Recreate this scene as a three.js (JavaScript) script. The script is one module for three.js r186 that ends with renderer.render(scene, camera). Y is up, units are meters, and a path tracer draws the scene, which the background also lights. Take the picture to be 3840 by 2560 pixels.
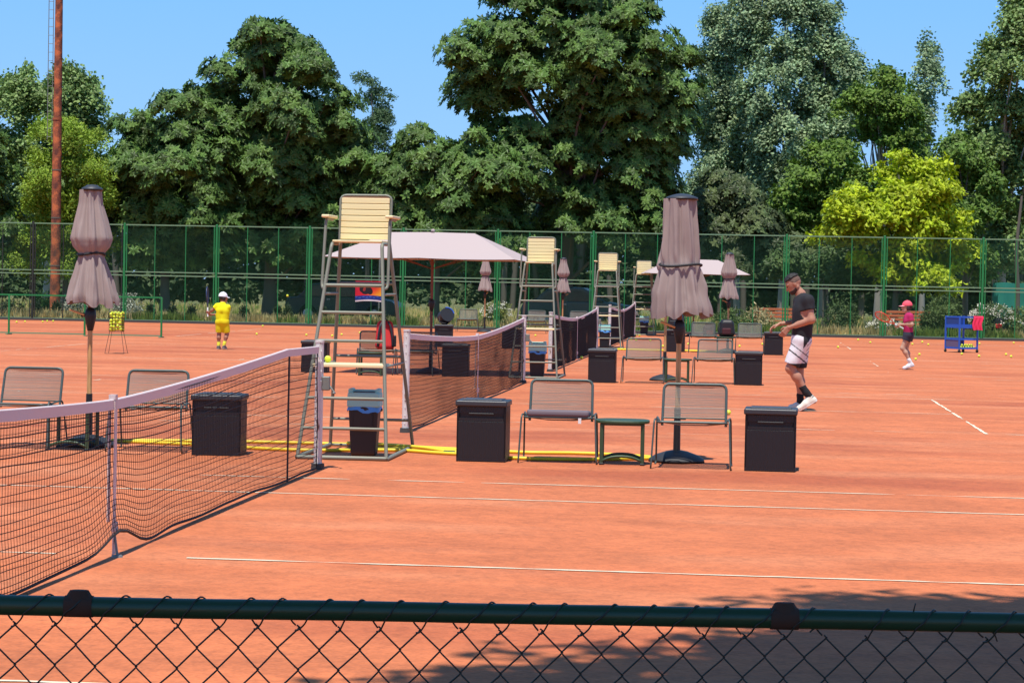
import * as THREE from 'three';
import { mergeGeometries } from 'three/addons/utils/BufferGeometryUtils.js';
import { RoundedBoxGeometry } from 'three/addons/geometries/RoundedBoxGeometry.js';

// ------------------------------------------------------------------ camera, sky, sun, exposure
const scene = new THREE.Scene();
const camera = new THREE.PerspectiveCamera(16.93, 1024 / 682, 0.1, 2000);
camera.position.set(0, 1.635, 0);
camera.lookAt(-0.10347 * 10, 1.635 - 0.02565 * 10, -0.9943 * 10);
camera.rotateZ(0.0192);
const renderer = new THREE.WebGLRenderer({ antialias: true });
renderer.setSize(1024, 682);
renderer.toneMapping = THREE.LinearToneMapping;
renderer.toneMappingExposure = 1.2;
renderer.shadowMap.enabled = true;

{ // clear summer sky: pale near the horizon, deeper blue overhead, the same all round
  const w = 64, h = 256, d = new Float32Array(w * h * 4);
  const stops = [[0, .36, .58, .86], [0.03, .29, .535, .87], [0.08, .205, .475, .87], [0.3, .105, .28, .63], [1, .03, .105, .31]];
  for (let j = 0; j < h; j++) {
    const e = Math.max(0, ((j + .5) / h - .5) * 2);            // 0 at the horizon, 1 overhead
    let k = 0; while (k < stops.length - 2 && e > stops[k + 1][0]) k++;
    const a = stops[k], b = stops[k + 1], t = Math.min(1, (e - a[0]) / (b[0] - a[0]));
    for (let i = 0; i < w; i++) { const o = (j * w + i) * 4; for (let c = 0; c < 3; c++) d[o + c] = a[c + 1] + (b[c + 1] - a[c + 1]) * t; d[o + 3] = 1; }
  }
  const sky = new THREE.DataTexture(d, w, h, THREE.RGBAFormat, THREE.FloatType);
  sky.mapping = THREE.EquirectangularReflectionMapping; sky.magFilter = THREE.LinearFilter; sky.minFilter = THREE.LinearFilter; sky.needsUpdate = true;
  scene.background = sky; scene.environment = sky;
}
const sun = new THREE.DirectionalLight(new THREE.Color(1, .95, .86), 4.8);
sun.position.set(-8 - 4.5, 100, -35 + 33); sun.target.position.set(-8, 0, -35);
sun.castShadow = true; sun.shadow.mapSize.set(4096, 4096); sun.shadow.radius = 1.2;
Object.assign(sun.shadow.camera, { left: -60, right: 60, top: 60, bottom: -60, near: 1, far: 260 });
scene.add(sun, sun.target);

// ------------------------------------------------------------------ helpers
let seed = 20240611;
const rnd = () => { seed = (seed * 1664525 + 1013904223) >>> 0; return seed / 4294967296; };
const rr = (a, b) => a + (b - a) * rnd();
const V = (x, y, z) => new THREE.Vector3(x, y, z);
const hash = (x, y, z) => { let n = (x * 374761393 + y * 668265263 + z * 1274126177) | 0; n = Math.imul(n ^ (n >>> 13), 1274126177); n ^= n >>> 16; return (n >>> 0) / 4294967296; };
const sm = t => t * t * (3 - 2 * t), lerp = (a, b, t) => a + (b - a) * t, clamp = (x, a = 0, b = 1) => Math.min(b, Math.max(a, x));
function noise(x, y, z = 0) {
  const i = Math.floor(x), j = Math.floor(y), k = Math.floor(z), u = sm(x - i), v = sm(y - j), w = sm(z - k);
  const q = c => lerp(lerp(hash(i, j, k + c), hash(i + 1, j, k + c), u), lerp(hash(i, j + 1, k + c), hash(i + 1, j + 1, k + c), u), v);
  return lerp(q(0), q(1), w);
}
const fbm = (x, y, z = 0, o = 4) => { let s = 0, a = .5, t = 0; for (let i = 0; i < o; i++) { s += a * noise(x, y, z); t += a; a *= .5; x = x * 2.03 + 7.1; y = y * 2.03 + 3.7; z = z * 2.03 + 1.3; } return s / t; };
const taken = {};
const numbered = n => { if (!(n in taken)) { taken[n] = 0; return n; } return n + '_' + String(++taken[n]).padStart(3, '0'); };
function tag(o, label, category, group, kind) { if (label) o.userData.label = label; if (category) o.userData.category = category; if (group) o.userData.group = group; if (kind) o.userData.kind = kind; return o; }
function thing(name, label, category, pos = [0, 0, 0], turn = 0, group) {
  const o = new THREE.Group(); o.name = numbered(name); o.position.set(...pos); o.rotation.y = turn; scene.add(o); return tag(o, label, category, group);
}
function part(parent, name, geo, mat, label) { const m = new THREE.Mesh(geo, mat); m.name = name; parent.add(m); if (label) m.userData.label = label; return m; }
function single(name, geo, mat, label, category, pos = [0, 0, 0], turn = 0, group) {
  const m = new THREE.Mesh(geo, mat); m.name = numbered(name); m.position.set(...pos); m.rotation.y = turn; scene.add(m); return tag(m, label, category, group);
}
function structure(name, geo, mat) { const m = new THREE.Mesh(geo, mat); m.name = numbered(name); m.userData.kind = 'structure'; scene.add(m); return m; }
function copy(o, label, pos, turn, group) {
  const c = o.clone(); c.name = numbered(o.name.replace(/_\d\d\d$/, '')); c.position.set(...pos); if (turn !== undefined) c.rotation.y = turn; c.userData = { ...o.userData };
  scene.add(c); return tag(c, label, null, group);
}
// geometry
function clean(g) {
  g = g.index ? g.toNonIndexed() : g.clone();
  if (!g.attributes.normal) g.computeVertexNormals();
  const n = g.attributes.position.count;
  if (!g.attributes.uv) g.setAttribute('uv', new THREE.BufferAttribute(new Float32Array(n * 2), 2));
  for (const k of Object.keys(g.attributes)) if (!['position', 'normal', 'uv', 'color'].includes(k)) g.deleteAttribute(k);
  return g;
}
const merge = l => mergeGeometries(l.map(clean));
const box = (w, h, d, x = 0, y = 0, z = 0) => new THREE.BoxGeometry(w, h, d).translate(x, y, z);
const rbox = (w, h, d, r = .01, x = 0, y = 0, z = 0, s = 2) => new RoundedBoxGeometry(w, h, d, s, r).translate(x, y, z);
const cylY = (r1, r2, h, n = 16, x = 0, y = 0, z = 0, open = false) => new THREE.CylinderGeometry(r1, r2, h, n, 1, open).translate(x, y + h / 2, z);
function mesh(pos, idx, uv) { const g = new THREE.BufferGeometry(); g.setAttribute('position', new THREE.Float32BufferAttribute(pos, 3)); if (uv) g.setAttribute('uv', new THREE.Float32BufferAttribute(uv, 2)); g.setIndex(idx); g.computeVertexNormals(); return g; }
function sweep(pts, r, n = 8, closed = false) {           // round bar along points; r is a number or a function of 0..1
  const P = pts.map(p => p.isVector3 ? p : V(...p)), m = P.length, pos = [], idx = [];
  const rad = typeof r === 'function' ? r : () => r; let nrm = null;
  for (let i = 0; i < m; i++) {
    const a = P[closed ? (i - 1 + m) % m : Math.max(0, i - 1)], b = P[closed ? (i + 1) % m : Math.min(m - 1, i + 1)];
    const t = b.clone().sub(a).normalize();
    if (!nrm) nrm = Math.abs(t.y) < .9 ? V(0, 1, 0) : V(1, 0, 0);
    nrm = nrm.clone().sub(t.clone().multiplyScalar(nrm.dot(t))).normalize();
    const bi = t.clone().cross(nrm), R = rad(i / (m - 1));
    for (let k = 0; k < n; k++) { const c = Math.cos(k / n * 6.2832) * R, s = Math.sin(k / n * 6.2832) * R; pos.push(P[i].x + nrm.x * c + bi.x * s, P[i].y + nrm.y * c + bi.y * s, P[i].z + nrm.z * c + bi.z * s); }
  }
  const rows = closed ? m : m - 1;
  for (let i = 0; i < rows; i++) for (let k = 0; k < n; k++) { const a = i * n + k, b = i * n + (k + 1) % n, c = ((i + 1) % m) * n + k, d = ((i + 1) % m) * n + (k + 1) % n; idx.push(a, b, c, b, d, c); }
  if (!closed) for (const e of [0, m - 1]) { const c = pos.length / 3; pos.push(P[e].x, P[e].y, P[e].z); for (let k = 0; k < n; k++) { const a = e * n + k, b = e * n + (k + 1) % n; e ? idx.push(a, b, c) : idx.push(b, a, c); } }
  return mesh(pos, idx);
}
const bar = (a, b, r, n = 8, r2) => sweep([a, b], r2 === undefined ? r : t => lerp(r, r2, t), n);
function bend(pts, c = .05, s = 4) {                      // polyline with rounded corners
  const P = pts.map(p => V(...p)), out = [P[0]];
  for (let i = 1; i < P.length - 1; i++) {
    const la = Math.min(c, P[i].distanceTo(P[i - 1]) / 2), lb = Math.min(c, P[i].distanceTo(P[i + 1]) / 2);
    const a = P[i].clone().lerp(P[i - 1], la / P[i].distanceTo(P[i - 1])), b = P[i].clone().lerp(P[i + 1], lb / P[i].distanceTo(P[i + 1]));
    for (let k = 0; k <= s; k++) { const t = k / s; out.push(a.clone().multiplyScalar((1 - t) * (1 - t)).add(P[i].clone().multiplyScalar(2 * t * (1 - t))).add(b.clone().multiplyScalar(t * t))); }
  }
  out.push(P[P.length - 1]); return out;
}
const spline = (pts, n, closed = false) => new THREE.CatmullRomCurve3(pts.map(p => p.isVector3 ? p : V(...p)), closed).getPoints(n);
const lathe = (pr, n = 24) => new THREE.LatheGeometry(pr.map(p => new THREE.Vector2(...p)), n);
// materials
const C = (r, g, b) => new THREE.Color().setRGB(r, g, b);
const mat = (c, roughness = .8, more = {}) => new THREE.MeshStandardMaterial({ color: Array.isArray(c) ? C(...c) : c, roughness, ...more });
const dbl = { side: THREE.DoubleSide };
function dataTex(n, fn, srgb = false, rx = 1, ry = 1) {
  const d = new Uint8Array(n * n * 4);
  for (let j = 0; j < n; j++) for (let i = 0; i < n; i++) { const v = fn(i / n, j / n), o = (j * n + i) * 4; const a = Array.isArray(v) ? v : [v, v, v]; for (let c = 0; c < 3; c++) d[o + c] = clamp(a[c]) * 255; d[o + 3] = 255; }
  const t = new THREE.DataTexture(d, n, n); t.wrapS = t.wrapT = THREE.RepeatWrapping; t.magFilter = THREE.LinearFilter; t.minFilter = THREE.LinearMipmapLinearFilter; t.generateMipmaps = true;
  t.repeat.set(rx, ry); if (srgb) t.colorSpace = THREE.SRGBColorSpace; t.needsUpdate = true; return t;
}
const tnoise = (u, v, f, o = 3, s = 0) => { // noise that tiles
  let r = 0, a = .5, t = 0; for (let k = 0; k < o; k++) { const x = u * f, y = v * f, i = Math.floor(x), j = Math.floor(y), p = sm(x - i), q = sm(y - j), H = (a, b) => hash((a % f + f) % f, (b % f + f) % f, s + k); r += a * lerp(lerp(H(i, j), H(i + 1, j), p), lerp(H(i, j + 1), H(i + 1, j + 1), p), q); t += a; a *= .5; f *= 2; } return r / t;
};
const grit = dataTex(512, (u, v) => .35 * tnoise(u, v, 32, 4, 1) + .65 * tnoise(u, v, 128, 2, 9));
const wearTex = dataTex(256, (u, v) => { const w = tnoise(u, v, 6, 5, 4); const d = w > .6 ? clamp((w - .6) * 9) : 0; return [lerp(.93, .5, d), lerp(.92, .36, d), lerp(.9, .28, d)]; }, true);
const rustTex = dataTex(256, (u, v) => { const w = tnoise(u, v, 5, 5, 12), f = tnoise(u, v, 40, 2, 3); const k = w * .75 + f * .25; const q = clamp((k - .32) * 2.8); return [lerp(.34, .78, q), lerp(.19, .43, q), lerp(.16, .25, q)]; }, true, 1, 6);
const woodTex = dataTex(256, (u, v) => { const g = tnoise(u, v * .08 % 1, 24, 3, 6) * .6 + tnoise(u, v, 8, 2, 7) * .4; return [.80 + .16 * (g - .5) * 2, .60 + .18 * (g - .5) * 2, .38 + .16 * (g - .5) * 2]; }, true);
const ribTex = dataTex(256, (u, v) => .5 + .5 * Math.sin(u * 6.2832 * 22) * (.7 + .3 * tnoise(u, v, 16, 2, 8)));
const weaveTex = dataTex(256, (u, v) => .5 + .22 * (Math.sin(u * 6.2832 * 64) + Math.sin(v * 6.2832 * 64)) + .1 * (tnoise(u, v, 8, 3, 2) - .5));

const M = {
  greyTube: mat([.2, .21, .19], .5, { metalness: .25 }), chairTube: mat([.085, .11, .1], .45, { metalness: .3 }), cord: mat([.24, .225, .2], .65),
  slat: mat([.8, .68, .38], .6), slatDark: mat([.3, .16, .09], .7), umpTube: mat([.21, .215, .165], .55, { metalness: .15 }),
  black: mat([.012, .011, .013], .45, { bumpMap: ribTex, bumpScale: .004 }), blackLid: mat([.035, .036, .042], .42), blackPlain: mat([.013, .013, .015], .5),
  tableGreen: mat([.035, .07, .03], .45), cushion: mat([.16, .13, .15], .9), white: mat([.78, .77, .75], .6),
  postWhite: mat([.8, .8, .8], .55, { map: wearTex }), netBlack: mat([.012, .012, .013], .8), band: mat([.66, .56, .55], .75, { bumpMap: weaveTex, bumpScale: .001 }),
  fabric: mat([.315, .245, .225], .9, dbl), fabricPale: mat([.43, .345, .33], .9, { ...dbl }), strap: mat([.02, .02, .022], .8),
  wood: mat([.95, .95, .95], .55, { map: woodTex }), woodDark: mat([.2, .06, .03], .55), umbBase: mat([.02, .022, .026], .6), topCap: mat([.03, .035, .045], .5),
  fencePost: mat([.012, .19, .05], .45), fenceRail: mat([.15, .27, .15], .5), wire: mat([.015, .07, .03], .55), darkPost: mat([.012, .02, .015], .6),
  kerb: mat([.06, .058, .055], .9), rust: mat([1, 1, 1], .85, { map: rustTex }), yellow: mat([.8, .62, .03], .5), ball: mat([.68, .78, .04], .85),
  teal: mat([.3, .62, .57], .55), bag: mat([.08, .3, .7], .5, dbl), blue: mat([.012, .1, .5], .45), pink: mat([.75, .03, .1], .9), red: mat([.55, .012, .012], .7),
  bark: mat([.12, .1, .08], .95), barkPale: mat([.3, .28, .25], .95), orangeWood: mat([.5, .14, .05], .6), glass: mat([.02, .03, .035], .08), chrome: mat([.5, .5, .5], .25, { metalness: 1 }), tyre: mat([.015, .015, .015], .9),
};

// ------------------------------------------------------------------ the ground
const NX = -3.68, CZ = [-13.01, -30.82, -48.63, -66.44], FZ = -78;       // net line, court centres, far fence
{
  const grain = dataTex(1024, (u, v) => {
    const a = tnoise(u, v, 40, 3, 21), b = tnoise(u, v, 150, 2, 22), c = tnoise(u, v, 9, 4, 23);
    const k = .88 + .34 * (a - .5) + .3 * (b - .5) + .22 * (c - .5) - (b > .8 && a > .58 ? .2 : 0); return [k, k * .995, k * .99];
  }, false);
  const pos = [], uv = [], col = [], idx = [], x0 = -42, x1 = 32, z0 = 4, z1 = FZ - .15;
  const xs = [], zs = []; for (let x = x0; x <= x1 + .01; x += (x > -8 && x < 5) ? .2 : .4) xs.push(x); for (let z = z0; z > z1; z -= z > -50 ? .11 : .3) zs.push(z); zs.push(z1);
  for (const z of zs) for (const x of xs) {
    const wob = fbm(x * .7 + 50, z * .7, 1, 3);
    pos.push(x, 0, z); uv.push(x / 2.2, z / 2.2);
    const drag = fbm(x * .35, z * 2.6 + wob * 2, 3, 4), patch = fbm(x * .18 + 9, z * .5 + 4, 6, 5), scuff = fbm(x * 1.3, z * 2.4, 11, 3);
    const damp = clamp((patch - .52) * 6) * clamp((drag - .34) * 4), dusty = clamp((fbm(x * .5 + 30, z * 1.6, 17, 4) - .53) * 5);
    let r = .56, g = .158, b = .055;
    const k = 1 + .22 * (drag - .5) + .26 * (scuff - .5) + .16 * (fbm(x * 4, z * 6, 31, 2) - .5); r *= k; g *= k; b *= k;
    r = lerp(r, .36, damp * .7); g = lerp(g, .075, damp * .7); b = lerp(b, .026, damp * .7);
    r = lerp(r, .66, dusty * .5); g = lerp(g, .235, dusty * .5); b = lerp(b, .105, dusty * .5);
    col.push(r, g, b);
  }
  const n = xs.length; for (let j = 0; j < zs.length - 1; j++) for (let i = 0; i < n - 1; i++) { const a = j * n + i; idx.push(a, a + 1, a + n, a + 1, a + n + 1, a + n); }
  const g = mesh(pos, idx, uv); g.setAttribute('color', new THREE.Float32BufferAttribute(col, 3));
  structure('clay_court_ground', g, new THREE.MeshStandardMaterial({ vertexColors: true, map: grain, roughness: .97, bumpMap: grit, bumpScale: .006 }));
  // grass beyond, to the horizon
  const gm = new THREE.MeshStandardMaterial({ roughness: 1, map: dataTex(256, (u, v) => { const a = tnoise(u, v, 5, 5, 31), b = tnoise(u, v, 40, 2, 32); const k = .6 * a + .4 * b; return [lerp(.2, .52, k), lerp(.25, .48, k), lerp(.1, .22, k)]; }, true) });
  structure('grass_ground', mesh([-900, -.03, 400, 900, -.03, 400, -900, -.03, -1500, 900, -.03, -1500], [0, 1, 2, 1, 3, 2], [-100, 0, 100, 0, -100, 200, 100, 200]), gm);
  structure('footpath', mesh([-70, 0, -88, 60, 0, -88, -70, 0, -92.5, 60, 0, -92.5].map((v, i) => i % 3 === 1 ? -.015 : v), [0, 1, 2, 1, 3, 2], [0, 0, 30, 0, 0, 2, 30, 2]), mat([.36, .34, .33], .95, { bumpMap: grit, bumpScale: .004 }));
}
{ // court lines: 5 cm tape, dusted over and broken in places
  const lm = mat([.7, .6, .44], .9);
  function line(a, b, keep, w = .046) {
    const L = Math.hypot(b[0] - a[0], b[1] - a[1]), dx = (b[0] - a[0]) / L, dz = (b[1] - a[1]) / L, st = .045, pos = [], idx = []; let open = false; const s0 = a[1] * 7.3 + a[0];
    for (let s = 0; s <= L; s += st) {
      const c = fbm(s * .35 + s0, 2.2, 5, 3) * .6 + fbm(s * 2.6 + s0, 9.1, 3, 3) * .4, on = c < keep;
      if (!on) { open = false; continue; }
      const k = clamp((keep - c) * 14, .25, 1), e1 = w / 2 * k * clamp(.25 + 1.1 * noise(s * 7, s0), .1, 1), e2 = w / 2 * k * clamp(.25 + 1.1 * noise(s * 7, s0 + 40), .1, 1);
      const x = a[0] + dx * s, z = a[1] + dz * s, i = pos.length / 3;
      pos.push(x - dz * e1, .004, z + dx * e1, x + dz * e2, .004, z - dx * e2);
      if (open) idx.push(i - 2, i, i - 1, i - 1, i, i + 1); open = true;
    }
    if (!idx.length) return;
    structure('court_line', mesh(pos, idx), lm);
  }
  CZ.forEach((c, k) => {
    const q = k === 0 ? [.75, .62, .75, .75] : [.52, .5, .56, .6];
    line([NX + .45, c], [NX + 6.4, c], k ? .5 : .6); line([NX - 6.4, c], [NX - .3, c], .5);
    for (const s of [-1, 1]) { line([NX - 11.885, c + s * 4.115], [NX + 11.885, c + s * 4.115], k === 0 ? .72 : .54); line([NX - 11.885, c + s * 5.485], [NX + 11.885, c + s * 5.485], k === 0 ? .55 : .51); }
    line([NX + 6.4, c + 4.115], [NX + 6.4, c - 4.115], k === 1 ? .62 : .5); line([NX - 6.4, c + 4.115], [NX - 6.4, c - 4.115], .52);
    for (const s of [-1, 1]) line([NX + s * 11.885, c + 5.485], [NX + s * 11.885, c - 5.485], .55);
  });
}

// ------------------------------------------------------------------ the far fence
{
  const f = thing('court_fence', 'tall green chain-link fence closing the far side of the courts', 'fence', [0, 0, FZ]);
  const X0 = -8.66, SP = 3.27, H = 3.42, mid = 1.66, postG = rbox(.075, H + .03, .075, .01, 0, (H + .03) / 2, 0), up1 = box(.035, 1.58, .03), up2 = box(.035, H - mid - .1, .03), rail = box(SP - .1, .04, .035), thin = box(.028, H - .1, .025);
  for (let i = -8; i <= 8; i++) {
    const x = X0 + i * SP, dark = i <= -5;
    part(f, 'post', postG, dark ? M.darkPost : M.fencePost).position.x = x;
    if (i === 8) break;
    for (const t of [.085, SP - .085]) { part(f, 'panel_upright', up1, dark ? M.darkPost : M.fencePost).position.set(x + t, .86, .02); part(f, 'panel_upright', up2, dark ? M.darkPost : M.fencePost).position.set(x + t, mid + .06 + (H - mid - .1) / 2, .02); }
    for (const t of [1 / 3, 2 / 3]) part(f, 'stiffener', thin, dark ? M.darkPost : M.fencePost).position.set(x + SP * t, .05 + (H - .1) / 2, .02);
    for (const y of [.08, mid - .02, mid + .1, H - .03]) part(f, 'rail', rail, M.fenceRail).position.set(x + SP / 2, y, .02);
    const g = [], w = SP - .2, s = .068, h = H - .16; // chain link: two families of slanted wires
    for (let k = -Math.ceil(h / s); k * s < w; k++) for (const d of [0, 1]) {
      let xa = k * s, xb = k * s + h, ya = 0, yb = h; if (xa < 0) { ya = -xa; xa = 0; } if (xb > w) { yb = h - (xb - w); xb = w; } if (xb - xa < .05) continue;
      const q = v => d ? w - v : v; g.push(sweep([[x + .1 + q(xa), .08 + ya, d * .004], [x + .1 + q(xb), .08 + yb, d * .004]], .0023, 3));
    }
    tag(part(f, 'chain_link', merge(g), M.wire), null, null, null, 'stuff');
  }
  structure('kerb', box(60, .1, .14, -8, .03, FZ + .05), M.kerb);
}

// ------------------------------------------------------------------ nets
function makeNet(c, label, o) {
  const t = thing('tennis_net', label, 'tennis net', [NX, 0, c], 0, 'nets across the courts');
  const top = s => o.stick ? (Math.abs(s) > 5.1 ? lerp(1.07, 1.06, (Math.abs(s) - 5.1) / 1.3) : .914 + (1.075 - .914) * Math.pow(Math.abs(s) / 5.1, 1.35)) : .914 + .156 * Math.pow(Math.abs(s) / 6.4, 1.5);
  const low = s => .012 + o.lift * Math.exp(-Math.pow(s / .42, 2)) + .02 * noise(s * 1.3 + c, 3);
  const out = (s, y) => .05 * (fbm(s * .5 + 20, y * 2, c, 2) - .5) + o.lift * .5 * Math.exp(-Math.pow(s / .9, 2)) * clamp(1 - y * 1.6);
  const R = 6.32, bh = .062, rows = 22;
  // headband: folded strip with a rounded top
  const N = 96, prof = [[-.011, -bh], [-.012, -.006], [-.007, 0], [.007, 0], [.012, -.006], [.011, -bh]], pos = [], idx = [];
  for (let i = 0; i <= N; i++) { const s = -R + 2 * R * i / N, y = top(s); for (const [a, b] of prof) pos.push(a + (b < -.05 ? .006 * (noise(s * 3, 7) - .5) : 0), y + b + (b < -.05 ? .004 * (noise(s * 5, 1) - .5) : 0), s); }
  for (let i = 0; i < N; i++) for (let k = 0; k < 6; k++) { const a = i * 6 + k, b = i * 6 + (k + 1) % 6; idx.push(a, b, a + 6, b, b + 6, a + 6); }
  const hb = part(t, 'headband', clean(mesh(pos, idx)), M.band); hb.geometry.computeVertexNormals();
  const y = (s, v) => lerp(low(s), top(s) - bh * .6, Math.pow(v, o.fine ? 1.22 : 1.05)), g = [], sg = o.fine ? 80 : 40;
  for (let k = 0; k < rows; k++) {
    const v = k / (rows - 1), pts = [];
    for (let i = 0; i <= sg; i++) { const s = -R + 2 * R * i / sg, yy = Math.max(.006, y(s, v) + (o.fine ? .02 : .01) * (noise(s * 1.6, k * 3.1, c) - .5)); pts.push(V(out(s, yy), yy, s)); }
    g.push(sweep(pts, k >= rows - 6 ? (o.fine ? .0036 : .005) : k === 0 ? .009 : o.fine ? .0024 : .0028, o.fine ? 4 : 3));
    if (k >= rows - 5) g.push(sweep(pts.map(p => V(p.x - .012, p.y + .014, p.z)), .002, 3));
  }
  const nv = Math.round(2 * R / .046);
  for (let i = 0; i <= nv; i++) { const s = -R + 2 * R * i / nv, pts = []; for (let k = 0; k <= 8; k++) { const yy = y(s, k / 8); pts.push(V(out(s, yy), yy, s + .006 * (noise(s * 4, k) - .5))); } g.push(sweep(pts, i === 0 || i === nv ? .006 : o.fine ? .0016 : .0024, 3)); }
  tag(part(t, 'net_mesh', merge(g), M.netBlack), null, null, null, 'stuff');
  for (const s of [-1, 1]) {
    const p = part(t, 'net_post', merge([cylY(.036, .036, 1.09, 14, 0, 0, s * 6.4), cylY(.04, .04, .02, 14, 0, 1.09, s * 6.4)]), M.postWhite);
    part(t, 'post_sleeve', cylY(.055, .06, .05, 14, 0, 0, s * 6.4), M.kerb);
    if (s < 0) { part(t, 'winder', merge([rbox(.07, .12, .06, .01, .06, .74, s * 6.4), bar([.09, .72, s * 6.4], [.14, .66, s * 6.4 + .02], .008), bar([.14, .66, s * 6.4 + .02], [.14, .66, s * 6.4 + .09], .01)]), M.greyTube); }
    part(t, 'lacing', merge(Array.from({ length: 12 }, (_, i) => sweep([[.03, .08 + i * .085, s * 6.33], [0, .1 + i * .085, s * 6.445], [-.04, .1 + i * .085, s * 6.4], [0, .12 + i * .085, s * 6.33]], .003, 4))), M.white);
  }
  const st = part(t, 'center_strap', merge([box(.006, .914 - .02, .05, .016, .457, .0), box(.006, .7, .05, -.02, .55, 0), box(.04, .03, .05, 0, .925, 0), rbox(.03, .06, .04, .005, .02, .17, 0)]), M.band);
  part(t, 'strap_anchor', merge([bar([.02, .12, 0], [.05, .0, .04], .008), cylY(.03, .035, .012, 10, .05, 0, .05)]), M.greyTube);
  if (o.stick) for (const s of [-1, 1]) part(t, 'singles_stick', merge([bar([0, 0, s * 5.1], [0, 1.07, s * 5.1], .0085, 8)]), M.blackPlain);
  return t;
}
makeNet(CZ[0], 'nearest black tennis net with white band and centre strap, in the left foreground', { lift: .13, stick: true, fine: true });
makeNet(CZ[1], 'second black tennis net, just past the nearest umpire chair', { lift: .03 });
makeNet(CZ[2], 'third black tennis net, between the second and third umpire chairs', { lift: .03 });
makeNet(CZ[3], 'farthest black tennis net, beside the third umpire chair', { lift: .02 });

// ------------------------------------------------------------------ umpire chairs (front towards +z)
function makeUmpire(label, pos, turn) {
  const t = thing('umpire_chair', label, 'umpire chair', pos, turn, 'umpire chairs at the net ends'), T = M.umpTube, r = .017;
  const HB = .41, HT = .235, F = [.8, .18], B = [-.85, -.26], SY = 1.98, at = (h, front, s) => V(s * lerp(HB, HT, h / SY), h, lerp(front ? F[0] : B[0], front ? F[1] : B[1], h / SY));
  for (const s of [-1, 1]) {
    part(t, 'front_leg', sweep(bend([at(.02, 1, s).toArray(), at(SY - .01, 1, s).toArray(), [s * HT, SY - .01, -.1]], .05), r), T);
    part(t, 'back_leg', bar(at(.02, 0, s), at(SY, 0, s), r), T);
    part(t, 'arm_frame', sweep(bend([[s * .3, 2.2, -.2], [s * .3, 2.2, .15], [s * .31, 1.56, .26], at(1.55, 1, s).toArray()], .06), .014), T);
    part(t, 'armrest', rbox(.075, .028, .46, .01, s * .3, 2.222, -.03), M.slat);
    part(t, 'base_bar', bar([s * HB, .02, F[0]], [s * HB, .02, B[0]], .02), T);
    for (const h of [.84, 1.5]) part(t, 'side_brace', bar(at(h, 1, s), at(h, 0, s), .012), T);
  }
  for (const [h, rr_] of [[.02, .02], [.28, .015], [.55, .015], [1.07, .015], [1.33, .015], [1.58, .016]]) part(t, 'rung', bar(at(h, 1, -1), at(h, 1, 1), rr_), T);
  for (const h of [.02, .28, .9, 1.6]) part(t, 'back_rung', bar(at(h, 0, -1), at(h, 0, 1), .014), T);
  const fz = at(.83, 1, 1).z; part(t, 'step_board', rbox(.66, .03, .42, .006, 0, .845, fz - .2), M.slat);
  for (let i = 0; i < 5; i++) part(t, 'seat_slat', rbox(.47, .02, .075, .006, 0, SY + .012, .13 - i * .085), M.slat);
  const bz = y => -.24 - (y - SY) * .12;
  for (let i = 0; i < 7; i++) { const yy = SY + .062 + i * .057; part(t, 'back_slat', rbox(.46, .05, .018, .005, 0, yy, bz(yy) + .018), M.slat); }
  part(t, 'back_frame', sweep(bend([[-.24, SY - .02, bz(SY)], [-.245, SY + .455, bz(SY + .455)], [.245, SY + .455, bz(SY + .455)], [.24, SY - .02, bz(SY)]], .06), .013), T);
  part(t, 'back_board', rbox(.44, .4, .008, .003, 0, SY + .24, bz(SY + .24) - .004), M.slatDark);
  return t;
}
makeUmpire('nearest tall umpire chair with cream slats, a ball on its step', [-3.66, 0, -21.25], 0);
{ const U = scene.getObjectByName('umpire_chair');
  copy(U, 'second umpire chair back, beside the far end of the second net', [-3.68, 0, -39.75], .0, 'umpire chairs at the net ends');
  copy(U, 'third umpire chair back, beside the far end of the third net', [-3.66, 0, -58.3], .02, 'umpire chairs at the net ends');
  copy(U, 'farthest and smallest umpire chair, close to the green fence', [-3.55, 0, -75.6], 0, 'umpire chairs at the net ends'); }

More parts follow.
